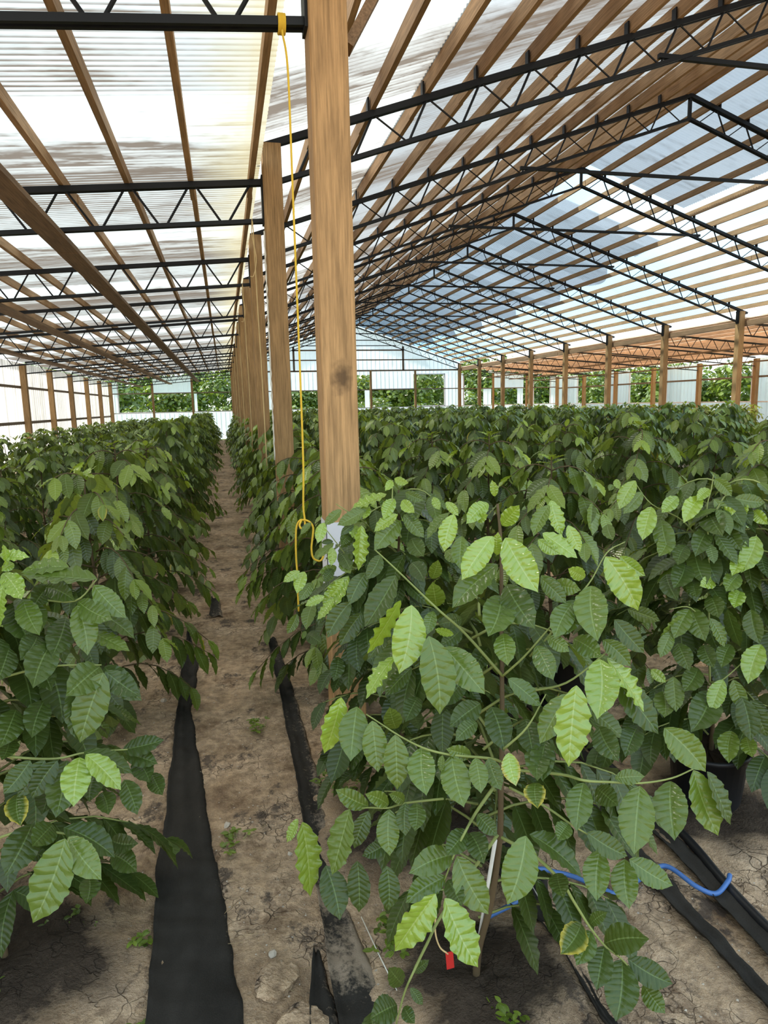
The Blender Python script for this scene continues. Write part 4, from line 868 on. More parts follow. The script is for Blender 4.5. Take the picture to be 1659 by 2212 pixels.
TWIGS = {
"hero": [(1.0,[(0.633,1.487,0.931),(0.547,1.518,1.038),(0.477,1.523,1.107),(0.408,1.617,1.180),(0.362,1.681,1.227)]),
 (0.8,[(0.633,1.486,0.929),(0.674,1.450,0.989),(0.732,1.430,1.065),(0.815,1.462,1.114)]),
 (0.8,[(0.569,1.325,0.829),(0.614,1.301,0.887),(0.677,1.339,0.940)]),
 (0.9,[(0.582,1.373,0.771),(0.533,1.329,0.810),(0.422,1.315,0.845),(0.359,1.366,0.857),(0.282,1.456,0.889)]),
 (1.0,[(0.562,1.368,0.711),(0.500,1.318,0.689),(0.457,1.267,0.685),(0.431,1.268,0.633),(0.409,1.267,0.577)]),
 (0.7,[(0.450,1.400,0.682),(0.354,1.383,0.697),(0.305,1.348,0.715),(0.265,1.374,0.706),(0.226,1.400,0.692)]),
 (1.0,[(0.566,1.349,0.603),(0.418,1.309,0.462),(0.367,1.262,0.438),(0.321,1.215,0.418),(0.301,1.218,0.368),(0.282,1.217,0.301)]),
 (1.0,[(0.574,1.346,0.596),(0.623,1.275,0.589),(0.655,1.211,0.568),(0.685,1.203,0.515),(0.720,1.194,0.453),(0.756,1.189,0.403),(0.795,1.187,0.365),(0.851,1.183,0.292)]),
 (0.9,[(0.586,1.369,0.754),(0.695,1.297,0.764),(0.723,1.242,0.776),(0.793,1.244,0.760),(0.872,1.250,0.742),(0.958,1.263,0.733),(1.026,1.277,0.738)]),
 (0.8,[(0.598,1.359,0.711),(0.654,1.289,0.697),(0.684,1.229,0.688),(0.724,1.225,0.658),(0.816,1.221,0.587)]),
 (0.7,[(0.713,1.501,0.967),(0.749,1.471,1.027),(0.813,1.462,1.114),(0.872,1.490,1.154),(0.938,1.529,1.212),(0.999,1.546,1.232)]),
 (0.8,[(0.691,1.453,0.897),(0.762,1.403,0.931),(0.838,1.384,0.993),(0.864,1.394,1.005)])],
"near": [(1.0,[(-0.696,2.003,1.040),(-0.540,1.956,1.093),(-0.416,1.889,1.101),(-0.361,1.912,1.150)]),
 (1.0,[(-0.681,1.851,0.730),(-0.566,1.779,0.734),(-0.456,1.713,0.749),(-0.386,1.718,0.753),(-0.288,1.718,0.747)]),
 (1.0,[(-0.672,1.753,0.521),(-0.541,1.697,0.579),(-0.427,1.631,0.594),(-0.327,1.626,0.562)]),
 (1.0,[(-0.644,1.855,0.913),(-0.482,1.816,0.952),(-0.350,1.814,0.943)])],
"right": [(1.0,[(1.624,1.960,0.600),(1.630,1.988,0.806),(1.650,2.035,1.061),(1.679,2.091,1.198),(1.712,2.115,1.269),(1.725,2.124,1.321)]),
 (0.8,[(1.729,2.132,1.024),(1.626,2.146,1.150),(1.488,2.145,1.223),(1.440,2.187,1.306)]),
 (0.8,[(1.617,1.970,0.787),(1.541,1.974,0.878),(1.466,1.989,0.875)]),
 (0.8,[(1.651,2.018,0.904),(1.743,1.991,1.010),(1.831,2.017,1.110)]),
 (0.8,[(1.577,1.903,0.629),(1.595,1.857,0.661),(1.746,1.871,0.759)])],
"second": [(1.0,[(0.553,2.142,1.149),(0.520,2.130,1.243),(0.530,2.165,1.352)]),
 (0.8,[(0.495,2.214,1.105),(0.397,2.156,1.065),(0.351,2.126,1.131),(0.302,2.164,1.201)]),
 (0.8,[(0.485,2.236,1.158),(0.437,2.202,1.211),(0.381,2.165,1.252),(0.341,2.185,1.280)])],
}

# ------------------------------------------------------------------ leaves and plants
def leaf_mesh(name, Ls, nl, nw):
    """Ls: list of dicts b (base), a (unit axis), n (normal), L, W, arch, tint(3), ph"""
    k = len(Ls); B = np.array([l['b'] for l in Ls]); A = np.array([l['a'] for l in Ls], float); A /= np.linalg.norm(A, axis=1)[:, None]
    Nn = np.array([l['n'] for l in Ls], float); Nn -= A*(Nn*A).sum(1)[:, None]; Nn /= np.linalg.norm(Nn, axis=1)[:, None]+1e-9
    Wv = np.cross(A, Nn)
    Ln = np.array([l['L'] for l in Ls])[:, None, None]; Wd = np.array([l['W'] for l in Ls])[:, None, None]
    ar = np.array([l['arch'] for l in Ls])[:, None, None]; ph = np.array([l['ph'] for l in Ls])[:, None, None]
    yo = np.array([l['tint'][0] for l in Ls])[:, None, None]
    s = np.linspace(0, 1, nl+1)[None, :, None]; x = np.linspace(-1, 1, nw+1)[None, None, :]
    prof = np.sin(pi*np.clip(s, 0, 1)**.92)**.72
    tip = 1-.55*np.clip((s-.80)/.17, 0, 1)**1.5*(1-np.clip((s-.97)/.03, 0, 1)); prof = np.maximum(prof*tip, .03*(1-s))
    hi = nl >= 10
    scal = 1+(.028*np.sin(2*pi*10*s+ph)+.022*np.sin(2*pi*17*s+2*ph) if hi else 0)*np.abs(x)**3
    hx = x*prof*Wd/2*scal
    z = ar*Ln*4*s*(1-s)*.5
    z = z+(.16+.10*np.sin(ph*3))*np.abs(hx)
    ruff = (.05+.045*yo)*Wd*x**2*np.sin(2*pi*5.5*s+ph+np.sign(x)*.8)*(np.sin(pi*s))
    z = z+(ruff if hi else ruff*.0)
    if hi and nl >= 20:
        z = z+.048*Wd*np.abs(np.sin(pi*(10*s-1.1*np.abs(x))))*np.sin(pi*s)*(1-.5*np.abs(x)**4)*np.minimum(1, np.abs(x)*5)
    y = s*Ln+0*x+.06*Wd*np.sin(ph)*0
    side = .05*Ln*np.sin(ph*1.7)*s*(1-s)*4
    P = B[:, None, None, :]+A[:, None, None, :]*y[..., None]+Wv[:, None, None, :]*(hx+side)[..., None]+Nn[:, None, None, :]*z[..., None]
    nv = (nl+1)*(nw+1)
    i, j = np.meshgrid(np.arange(nl), np.arange(nw), indexing='ij'); q = (i*(nw+1)+j).ravel()
    f = np.stack([q, q+1, q+nw+2, q+nw+1], 1); F = (f[None]+(np.arange(k)*nv)[:, None, None]).reshape(-1, 4)
    U = np.stack(np.broadcast_arrays(x*.5+.5, s), -1); U = np.broadcast_to(U, (k, nl+1, nw+1, 2)).reshape(-1, 2)
    T = np.repeat(np.array([l['tint'] for l in Ls]), nv, axis=0)
    me = mesh_np(name, P.reshape(-1, 3), F, True, U, T); me.materials.append(M['leaf']); return me
def grow(seed, H=1.32, R=.55, leaf=.135, gap=.07, nz=.085, z0=.22, keep=None, young=1.0, hang=.0):
    """a coffee shrub: upright stem, opposite arching side branches, paired drooping leaves"""
    r = random.Random(seed); Ls = []; tw = []; az = r.uniform(0, 6.28); z = z0
    lean = (r.uniform(-.05, .05), r.uniform(-.05, .05))
    sp = lambda zz: np.array([lean[0]*zz/H+.012*sin(zz*7+seed), lean[1]*zz/H+.012*cos(zz*6+seed), zz])
    while z < H:
        f = (z-z0)/(H-z0); Lb = R*(1.08-.80*f**1.5)*r.uniform(.75, 1.12)*(.8+.2*min(1, f*4))
        for k in (0, 1):
            a = az+k*pi+r.uniform(-.3, .3); rad = np.array([cos(a), sin(a), 0]); tan = np.array([-sin(a), cos(a), 0]); up = np.array([0, 0, 1.])
            rise = .55+.25*f+r.uniform(-.15, .1); dr = .75+r.uniform(-.1, .25)
            pts = [sp(z)+rad*Lb*t+up*Lb*(rise*t-dr*t*t)+tan*.08*Lb*sin(2.5*t+seed) for t in np.linspace(0, 1, 6)]
            for p in pts: p[2] = max(p[2], .06)
            n = max(1, int(Lb*.85/gap)); n_before = len(Ls); tmax = 0
            for i in range(n+1):
                t = 1-i*gap/max(Lb, .01)
                if t < .12: break
                q = t*5; i0 = min(4, int(q)); p = pts[i0]*(1-(q-i0))+pts[i0+1]*(q-i0)
                yv = max(0, 1-i*.38)*(.3+.7*f)*young*r.uniform(.3, 1)
                for sg in (-1, 1):
                    if r.random() < .10: continue
                    c_ = r.uniform(.5, 1.0)*(1.25 if i == 0 else .75); droop = (r.uniform(.55, 1.7)+hang)*(.75 if f > .85 else 1)
                    d = rad*c_+tan*sg*r.uniform(.6, 1.0)-up*droop
                    nrm = up*(1.0-hang*.5)+rad*(.55+hang*.4)+tan*sg*.35+np.array([r.uniform(-.3, .3) for _ in range(3)])
                    L_ = leaf*r.uniform(.72, 1.15)*(.72 if i == 0 else 1)
                    if p[2]-L_*.7 < .03: continue
                    if keep and not keep(p): continue
                    tmax = max(tmax, t); Ls.append(dict(b=p, a=d, n=nrm, L=L_, W=L_*r.uniform(.42, .52), arch=r.uniform(.03, .14), tint=(yv, r.random(), 1.0 if r.random() < .012 else 0), ph=r.uniform(0, 6.28)))
            if len(Ls) > n_before+3:
                qs = np.linspace(0, min(1, tmax+.02), 6)*4.999; P_ = np.array(pts)
                tw.append(([P_[int(q)]*(1-q % 1)+P_[int(q)+1]*(q % 1) for q in qs], .0035))
        az += pi/2+r.uniform(-.25, .25); z += nz*r.uniform(.8, 1.2)
    for i in range(6):      # the tuft at the top
        a = az+i*1.05; p = sp(H-.02*(i % 3)); d = np.array([cos(a), sin(a), r.uniform(-.3, 1.1)])
        if keep and not keep(p): continue
        Ls.append(dict(b=p, a=d, n=(-cos(a)*.6, -sin(a)*.6, 1), L=leaf*.6, W=leaf*.26, arch=.08, tint=(r.uniform(.5, 1)*young, r.random(), 0), ph=r.uniform(0, 6)))
    stem = [sp(zz) for zz in np.linspace(-.03, H, 9)]
    return Ls, stem, tw
def stem_mesh(name, stem, tw, n=5):
    b = MB(); b.tube(stem, np.linspace(.014, .004, len(stem)), n+2)
    for pts, r_ in tw: b.tube(pts, np.linspace(r_*1.3, r_*.6, len(pts)), n)
    me = b.mesh(name, True); return me
def traced(key, seed=1):
    r = random.Random(seed); out = []
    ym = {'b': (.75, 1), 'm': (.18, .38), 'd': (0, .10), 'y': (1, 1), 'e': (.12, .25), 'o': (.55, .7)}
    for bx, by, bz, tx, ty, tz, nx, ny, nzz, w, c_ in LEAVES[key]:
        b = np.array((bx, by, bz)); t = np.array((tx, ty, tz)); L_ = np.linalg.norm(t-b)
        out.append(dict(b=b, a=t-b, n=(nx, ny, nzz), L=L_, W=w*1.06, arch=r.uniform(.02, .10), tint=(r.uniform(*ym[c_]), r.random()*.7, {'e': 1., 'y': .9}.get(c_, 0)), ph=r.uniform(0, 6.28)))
    return out
def shift(Ls, d):
    for l in Ls: l['b'] = np.asarray(l['b'], float)-d
    return Ls
def hero(name, key, base, stem, label, seed, H, R, leaf, keep, z0=.22, extra=None):
    base = np.array(base, float); root = empty(name, base); tag(root, label, 'plant', 'coffee plants')
    T = shift(traced(key, seed), base)
    G, st, tw = grow(seed, H, R, leaf, gap=.046, nz=.05, keep=keep, z0=z0)
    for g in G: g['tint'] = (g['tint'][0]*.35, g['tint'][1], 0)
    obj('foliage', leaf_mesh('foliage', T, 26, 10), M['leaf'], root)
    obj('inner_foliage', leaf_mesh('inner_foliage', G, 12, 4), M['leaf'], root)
    sm = stem if stem is not None else st
    b = MB(); sp_ = spline([np.array(p)-(base if stem is not None else 0) for p in sm], 5); b.tube(sp_, np.linspace(.0105, .0035, len(sp_)), 8)
    b.build('stem', M['bark'], root, True)
    b = MB()
    for pts, r_ in tw: b.tube(pts, np.linspace(r_*1.2, r_*.6, len(pts)), 5)
    b.build('side_shoots', M['twig'], root, True)
    for r_, pts in TWIGS.get(key, []):
        b = MB(); q = spline([np.array(p)-base for p in pts], 5); b.tube(q, np.linspace(.0042*r_, .0018*r_, len(q)), 6); b.build('branch', M['twig'], root, True)
    return root

STEM = [(.590, 1.560, .0), (.585, 1.52, .15), (.599, 1.472, .322), (.612, 1.448, .512), (.615, 1.448, .644), (.628, 1.473, .815), (.647, 1.525, 1.035), (.673, 1.593, 1.234), (.674, 1.62, 1.34)]
back = lambda lim: (lambda p: p[1]-.25*p[0] > lim or abs(p[0]) > 9)
hero('coffee_plant', 'hero', (.60, 1.56, 0), STEM, 'large foreground coffee plant with glossy bright leaves and a white stake at its foot', 11, 1.22, .52, .15, lambda p: (p[1]*.95+p[0]*.3) > -.03 and p[2] < 1.08 and p[0] > -.22 and (p[2] > .28 or abs(p[0]) < .2))
hero('coffee_plant', 'second', (.56, 2.28, 0), None, 'pale-tipped coffee plant crowding the white wrap of the foreground post', 12, 1.30, .56, .15, lambda p: (p[1]*.97+p[0]*.2) > -.12 and (p[0] > -.26 or p[2] > .9))
hero('coffee_plant', 'right', (1.80, 2.16, 0), None, 'light green coffee plant in a black pot at the right edge', 13, 1.28, .54, .15, lambda p: (p[1]*.9+p[0]*.5) > -.22 and p[2] > .25, z0=.28)
hero('coffee_plant', 'near', (-.72, 1.95, 0), None, 'dark glossy coffee plant cut by the lower left edge, left of the path', 14, 1.18, .50, .16, lambda p: (p[1]*.9-p[0]*.35) > -.10)

MID = []; LOW = []
for i in range(5):
    Ls, st, tw = grow(100+i, 1.32, .58, .165, gap=.060, nz=.072, z0=.16, hang=.55)
    MID.append((leaf_mesh('foliage', Ls, 10, 4), stem_mesh('stem', st, tw)))
for i in range(6):
    Ls, st, tw = grow(200+i, 1.36, .62, .155, gap=.058, nz=.072, z0=.18, hang=.6)
    LOW.append((leaf_mesh('foliage', Ls, 4, 2), stem_mesh('stem', st, tw[:14], 3)))
NPL = [0]
def plant(x, y, label, rise=1.0, wide=1.0, rz=None):
    r = rng; lib = MID if math.hypot(x-.5, y) < 7.5 else LOW
    fm, sm = lib[r.randrange(len(lib))]
    o = empty('coffee_plant', (x, y, 0), r.uniform(0, 6.28) if rz is None else rz); o.scale = (wide, wide, rise)
    tag(o, label, 'plant', 'coffee plants')
    obj('foliage', fm, M['leaf'], o); obj('stem', sm, M['bark'], o); NPL[0] += 1
    return o
# the row of the foreground posts
y_row0 = [3.55, 4.5, 5.35]+[3*k+d for k in range(2, 12) for d in (.65, 1.5, 2.35)]
for i, y in enumerate(y_row0):
    plant(.66+rng.uniform(-.05, .05), y, ('leafy coffee plant in the row along the main posts, %s behind the foreground post' % ORD[i]), rng.uniform(.98, 1.10))
# rows of the nave to the right
kx = 1
for k in range(1, 11):
    x = .58+1.17*k; y0 = max(3.2 if k == 1 else 2.5, x/.95-.3); y0 = 3.15 if k == 1 else max(y0, 3.0)
    step = 1.12 if k < 4 else (1.3 if k < 7 else 1.5); i = 0; y = y0+rng.uniform(0, .3)
    while y < 35 and i < len(ORD):
        plant(x+rng.uniform(-.08, .08), y+rng.uniform(-.1, .1), 'dense green coffee plant in the %s row right of the posts, %s from the camera' % (ORD[k-1], ORD[i]), rng.uniform(.98, 1.10), 1.0 if k < 4 else 1.12)
        i += 1; y += step
# rows of the left aisle
plant(-.66, 3.55, 'bushy coffee plant with yellow-green tips beside the path, behind the dark left one', .98, .95)
for k in range(4):
    x = -.78-1.17*k; y0 = (4.9, 5.2, 9.0, 13.5)[k]; step = (1.15, 1.2, 1.4, 1.5)[k]; y = y0; i = 0
    while y < 34.8:
        plant(x+rng.uniform(-.08, .08), y+rng.uniform(-.1, .1), 'dark green coffee plant in the %s row left of the path, %s from the front' % (ORD[k], ORD[i]), rng.uniform(.96, 1.06) if k == 0 else rng.uniform(.82, .92), 1.0)
        i += 1; y += step
# the rows seen only as a far edge of tops under the right aisle
Ls, st, tw = grow(300, 1.34, .6, .17, gap=.09, nz=.10); allL = []
for k in range(3):
    x = 13.6+1.5*k; y = 15.5
    while y < 35:
        a = rng.uniform(0, 6.28); ca, sa = cos(a), sin(a)
        for l in Ls:
            rot = lambda v: np.array([v[0]*ca-v[1]*sa, v[0]*sa+v[1]*ca, v[2]])
            allL.append(dict(l, b=rot(l['b'])+np.array([x, y, 0]), a=rot(l['a']), n=rot(np.array(l['n']))))
        y += 1.7
o = obj('far_coffee_foliage', leaf_mesh('far_coffee_foliage', allL, 3, 2), M['leaf'])
tag(o, 'mass of coffee plant tops along the right aisle under the tan roof', 'plants', kind='stuff')

# ------------------------------------------------------------------ ground cloth, tubes, soil things
def cloth(name, label, y0, y1, xl, xr, mat, seed, n=10, lift=.015, dust=None, group='black ground cloth strips'):
    ys = np.arange(y0, y1, .012); xs = np.linspace(0, 1, n+1); v = []; t = []
    rs = np.random.RandomState(seed); k5 = np.ones(5)/5; k21 = np.hanning(23); k21 /= k21.sum(); m0 = len(ys)+60
    rag = lambda: (np.convolve(rs.randn(m0), k5, 'same')*.9+np.convolve(rs.randn(m0), k21, 'same')*2.2)
    wl, wr = rag(), rag(); ys_i = lambda y: int(round((y-y0)/.012))
    for y in ys:
        a = xl(y)+.006*sn(y*4.3, seed, 1)+.0025*wl[ys_i(y)]; b = xr(y)+.005*wr[ys_i(y)]
        b = max(b, a+.012)
        for u in xs:
            x = a+(b-a)*u; z = float(ground_z(x, y))+lift+.006*math.sin(u*9+y*1.3+seed)*math.sin(pi*u)+(.018*(1-u*8) if u < .12 else 0)-(.012*(u-.88)/.12 if u > .88 else 0)
            v.append((x, y, z)); t.append((max(0, (u-.55)*1.6)**2+(dust(y, u) if dust else 0), 0, 0))
    m = n+1; i, j = np.meshgrid(np.arange(len(ys)-1), np.arange(n), indexing='ij'); a = (i*m+j).ravel()
    me = mesh_np(name, v, np.stack([a, a+1, a+m+1, a+m], 1), True, None, np.array(t))
    o = obj(name, me, M[mat]); tag(o, label, 'ground cloth', group)
    md = o.modifiers.new('thickness', 'SOLIDIFY'); md.thickness = .002; md.offset = 0
    return o
lin = lambda pts: (lambda y: float(np.interp(y, [p[0] for p in pts], [p[1] for p in pts])))
cloth('ground_cloth', 'wide black ground cloth strip running up the left side of the path', .95, 4.9, lin([(.9, -.285), (1.7, -.29), (2.2, -.31), (4.2, -.345), (5, -.35)]), lin([(.9, .0), (1.62, -.05), (2.0, -.085), (2.5, -.15), (3.0, -.20), (3.6, -.265), (4.2, -.25), (4.5, -.29), (4.9, -.33)]), 'fabric', 1, 16)
cloth('ground_cloth', 'dusty black ground cloth strip along the right side of the path', 1.0, 4.6, lin([(1, .20), (1.9, .205), (2.7, .21), (3.4, .215), (4.6, .20)]), lin([(1, .36), (1.5, .35), (1.95, .29), (2.6, .31), (3.4, .30), (4.6, .26)]), 'fabric_dusty', 2, 10, dust=lambda y, u: .55*max(0, 1-abs(y-1.72)/.16)+.8*max(0, 1-abs(y-1.98)/.1))
cloth('ground_cloth', 'narrow black cloth edge right of the foreground plant', .95, 2.6, lin([(.9, .845), (1.6, .865), (2, .80), (2.6, .78)]), lin([(.9, .885), (1.6, .895), (1.72, .90), (1.9, .97), (2.6, .98)]), 'fabric', 3, 8)
cloth('ground_cloth', 'black cloth strip crossing the lower right corner, left of the black tube', .95, 4.0, lin([(.9, 1.26), (1.4, 1.295), (2.0, 1.27), (4, 1.27)]), lin([(.9, 1.36), (1.5, 1.365), (2.0, 1.37), (4, 1.37)]), 'fabric', 4, 8)
cloth('ground_cloth', 'black cloth strip nearest the potted plant, beside the black tube', 1.0, 4.0, lin([(.9, 1.41), (1.4, 1.42), (2.0, 1.45), (4, 1.45)]), lin([(.9, 1.50), (1.5, 1.515), (2.0, 1.54), (4, 1.54)]), 'fabric', 5, 8)
cloth('ground_cloth', 'torn black cloth scrap beside the mud rock at the path edge', 1.44, 1.78, lin([(1.4, .11), (1.6, .13), (1.8, .17)]), lin([(1.4, .205), (1.6, .2), (1.78, .185)]), 'fabric_dusty', 6, 6)
cloth('ground_cloth', 'small dark cloth patch showing through soil farther along the path', 5.2, 5.75, lin([(5.2, -.20), (5.75, -.19)]), lin([(5.2, -.10), (5.75, -.13)]), 'fabric_dusty', 7, 6)
gz = lambda x, y, d=0: (x, y, float(ground_z(x, y))+d)
b = MB(); b.tube(spline([gz(x, y, .02) for x, y in ((1.50, .95), (1.505, 1.4), (1.515, 1.6), (1.52, 1.73), (1.55, 1.99), (1.56, 2.6), (1.56, 4.5))], 8), .016, 10)
tag(b.build('irrigation_tube', M['black'], smooth=True), 'straight black irrigation tube lying along the right-hand soil', 'tube')
b = MB(); b.tube(spline([gz(x, y, d) for x, y, d in ((.66, 1.70, .03), (.70, 1.75, .04), (.82, 1.78, .05), (.92, 1.88, .05), (1.0, 1.88, .03), (1.06, 1.85, .02), (1.13, 1.78, .015), (1.16, 1.77, .015), (1.28, 1.80, .02), (1.36, 1.80, .045), (1.40, 1.70, .035), (1.45, 1.67, .03), (1.51, 1.69, .04), (1.535, 1.71, .05))], 8), .008, 8)
tag(b.build('drip_line', M['blue'], smooth=True), 'thin blue drip line curling over the soil beside the black tube', 'tube')
for lb, p0, p1 in (('thin pale wire on the dusty cloth strip', (.325, 1.85, .03), (.37, 1.58, .02)), ('thin pale wire stretched along the narrow cloth edge', (.89, 1.88, .04), (.885, 1.66, .03))):
    b = MB(); b.tube([gz(*p0), gz(*[(a+c)/2 for a, c in zip(p0, p1)]), gz(*p1)], .0018, 6); tag(b.build('wire', M['pale'], smooth=True), lb, 'wire')

def mound(x, y, r, h, label, seed):
    n, mrad = 40, 14; v = [(x, y, float(ground_z(x, y))+h)]; f = []; t = [(1, 0, 0)]
    for k in range(1, mrad+1):
        for j in range(n):
            a = j*2*pi/n; q = k/mrad*r*(1+.14*math.sin(3*a+seed)+.08*math.sin(7*a-seed)); px, py = x+q*cos(a), y+q*sin(a)
            v.append((px, py, float(ground_z(px, py))+h*(1-(k/mrad)**2)+.012*float(sn(px*19, py*17, seed))*(1-(k/mrad)**4)-.006*(k == mrad)+.002)); t.append((1-(k/mrad)**1.5, 0, 0))
    f += [[0, 1+j, 1+(j+1) % n] for j in range(n)]
    f += [[1+(k-1)*n+j, 1+k*n+j, 1+k*n+(j+1) % n, 1+(k-1)*n+(j+1) % n] for k in range(1, mrad) for j in range(n)]
    o = obj('compost_mound', mesh_np('compost_mound', v, f, True, None, np.array(t)), M['damp']); tag(o, label, 'soil mound', 'dark soil mounds')
mound(.60, 1.55, .34, .045, 'dark damp soil mound at the foot of the foreground plant', 1)
mound(.56, 2.28, .40, .05, 'dark soil mound behind the foreground plant, by the post', 2)
mound(-.74, 1.95, .46, .05, 'dark soil mound under the lower left plant', 3)
mound(1.80, 2.10, .40, .02, 'dark soil patch spilled before the black pot', 4)

def pot(x, y, label, r=.15, h=.27):
    o = empty('plant_pot', (x, y, 0)); tag(o, label, 'pot', 'black nursery pots'); b = MB(); n = 28
    prof = [(r*.82, 0), (r*.98, h*.93), (r*1.05, h*.93), (r*1.05, h), (r*.97, h), (r*.95, h*.86), (0.001, h*.84)]
    v = [(q*cos(j*2*pi/n), q*sin(j*2*pi/n), z) for q, z in prof for j in range(n)]
    b.add(v, [[i*n+j, i*n+(j+1) % n, (i+1)*n+(j+1) % n, (i+1)*n+j] for i in range(len(prof)-1) for j in range(n)]); b.build('pot_wall', M['pot'], o, True)
    b = MB(); v = [(q*cos(j*2*pi/n), q*sin(j*2*pi/n), h*.88+.006*math.sin(j*3)) for q in (.001, r*.955) for j in range(n)]
    b.add(v, [[j, n+j, n+(j+1) % n, (j+1) % n] for j in range(n)]); b.build('potting_soil', M['mulch'], o, True)
pot(1.80, 2.16, 'black plastic nursery pot under the right-edge plant', .15, .24)
pot(1.70, 3.20, 'black plastic nursery pot half hidden behind the right-edge plant', .15, .26)
pot(.66, 3.57, 'black plastic nursery pot under the first plant behind the post', .15, .24)

def rock(name, label, x, y, r, sq, seed, mat, cat='rock', group=None):
    rr = random.Random(seed); import bmesh
    bm = bmesh.new(); bmesh.ops.create_icosphere(bm, subdivisions=4 if r > .05 else 3, radius=1)
    pl = [np.array([rr.gauss(0, 1) for _ in range(3)]) for _ in range(9)]; pl = [p/np.linalg.norm(p) for p in pl]
    for v in bm.verts:
        p = np.array(v.co); d = 1.0
        for q in pl:
            c_ = p@q
            if c_ > .62: d = min(d, .62/c_)
        p = p*d*(1+.09*float(sn(p[0]*4, p[1]*4+p[2]*4, seed))+.05*float(sn(p[0]*9+p[2]*5, p[1]*9, seed+2))); v.co = (p[0]*r*sq[0], p[1]*r*sq[1], p[2]*r*sq[2])
    me = bpy.data.meshes.new(name); bm.to_mesh(me); bm.free()
    o = obj(name, me, M[mat], loc=gz(x, y, r*sq[2]*.30)); o.rotation_euler = (0, 0, rr.uniform(0, 6)); tag(o, label, cat, group); return o
rock('clay_clod', 'big pale clay clod on the path by the torn cloth scrap', .05, 1.70, .075, (1.2, .85, .42), 3, 'soil')
rock('clay_clod', 'lower clay clod at the bottom edge of the path', .10, 1.55, .07, (1.25, 1, .36), 4, 'soil')
for i, (x, y, r_, lb) in enumerate(((.05, 1.81, .014, 'small pale stone just above the big clay clod'), (-.08, 2.47, .016, 'pale stone lying beside the wide black cloth'), (-.20, 2.9, .012, 'little pale stone on the bare soil midway up the path'), (.14, 2.25, .010, 'tiny pale pebble near the dusty cloth strip'), (-.42, 3.75, .018, 'pinkish stone left of the wide black cloth under the bushy plant'), (.42, 2.02, .016, 'pale stone on soil below the hanging leaves'), (.47, 2.04, .012, 'smaller pale stone right of the one below the leaves'), (-.35, 1.35, .010, 'white pebble near the bottom left corner'), (.74, 1.40, .010, 'white pebble on dark soil near the bottom edge'))):
    rock('stone', lb, x, y, r_, (1.2, .9, .7), 20+i, 'stone', 'stone', 'stones on the soil')
# scattered grit, far too many to count
b = MB(); rg = random.Random(5)
for i in range(1100):
    y = .95+3.8*rg.random()**1.5; x = rg.uniform(-.9, 1.9); r_ = rg.uniform(.001, .0045)
    c_ = np.array(gz(x, y, r_*.4)); v = [c_+r_*np.array(q)*[rg.uniform(.7, 1.3) for _ in range(3)] for q in ((1,0,0),(0,1,0),(-1,0,0),(0,-1,0),(0,0,.8),(0,0,-.8))]
    b.add(v, [[0,1,4],[1,2,4],[2,3,4],[3,0,4],[1,0,5],[2,1,5],[3,2,5],[0,3,5]])
tag(b.build('grit', M['stone']), 'pale grit scattered over the sandy soil', 'grit', kind='stuff')
b = MB()
for i in range(170):
    y = 1.2+3.6*rg.random()**1.3; x = rg.gauss(.02, .16) if rg.random() < .6 else rg.uniform(-.9, 1.6); a = rg.uniform(0, 6.28); l = rg.uniform(.02, .075)
    p = [gz(x+l*t*cos(a)+.01*sin(5*t+i), y+l*t*sin(a), .004+.01*sin(pi*t)*rg.random()) for t in (0, .5, 1)]
    b.tube(p, .0008, 3)
tag(b.build('dry_grass', M['straw']), 'brown dry grass bits matted on the path soil', 'dry grass', kind='stuff')

# ------------------------------------------------------------------ weeds
def weed(x, y, r, h, n, label, seed):
    rr = random.Random(seed); Ls = []; b = MB(); o = empty('weed', gz(x, y)); tag(o, label, 'weed', 'weeds on the soil')
    for i in range(n):
        a = rr.uniform(0, 6.28); q = r*rr.random()**.6; p = np.array([q*cos(a), q*sin(a), h*rr.uniform(.25, 1)])
        b.tube([(p[0]*.4, p[1]*.4, -.005), p*np.array([.8, .8, .6]), p], .0011, 4)
        for k in range(4):
            a2 = rr.uniform(0, 6.28); L_ = rr.uniform(.016, .034)
            Ls.append(dict(b=p, a=(cos(a2), sin(a2), rr.uniform(-.3, .4)), n=(0, 0, 1), L=L_, W=L_*.55, arch=.1, tint=(rr.uniform(.15, .6), rr.random(), 0), ph=rr.uniform(0, 6)))
    obj('leaves', leaf_mesh('leaves', Ls, 5, 2), M['leaf'], o); b.build('stems', M['twig'], o)
for i, (x, y, r_, h, n, lb) in enumerate(((-.56, 2.07, .07, .05, 14, 'low green weed below the left plant, left of the cloth'), (-.72, 1.80, .06, .07, 9, 'small round-leaved weed at the lower left edge'), (-.33, 1.92, .025, .04, 9, 'tiny weed tuft on the left rim of the wide cloth'), (-.32, 1.62, .03, .04, 9, 'second weed tuft on the cloth rim, nearer the bottom edge'), (.08, 3.24, .05, .06, 12, 'little green weed alone in the middle of the path'), (.40, 1.76, .08, .06, 20, 'fresh weed patch right of the dusty cloth strip'), (.40, 2.62, .13, .07, 26, 'weed patch in shade left of the foreground leaves'), (-.05, 2.35, .07, .02, 10, 'flat moss-like weed beside the pale stone on the path'), (.62, 1.40, .05, .05, 8, 'yellowish weed leaves at the foot of the white stake'))):
    weed(x, y, r_, h, n, lb, 40+i)

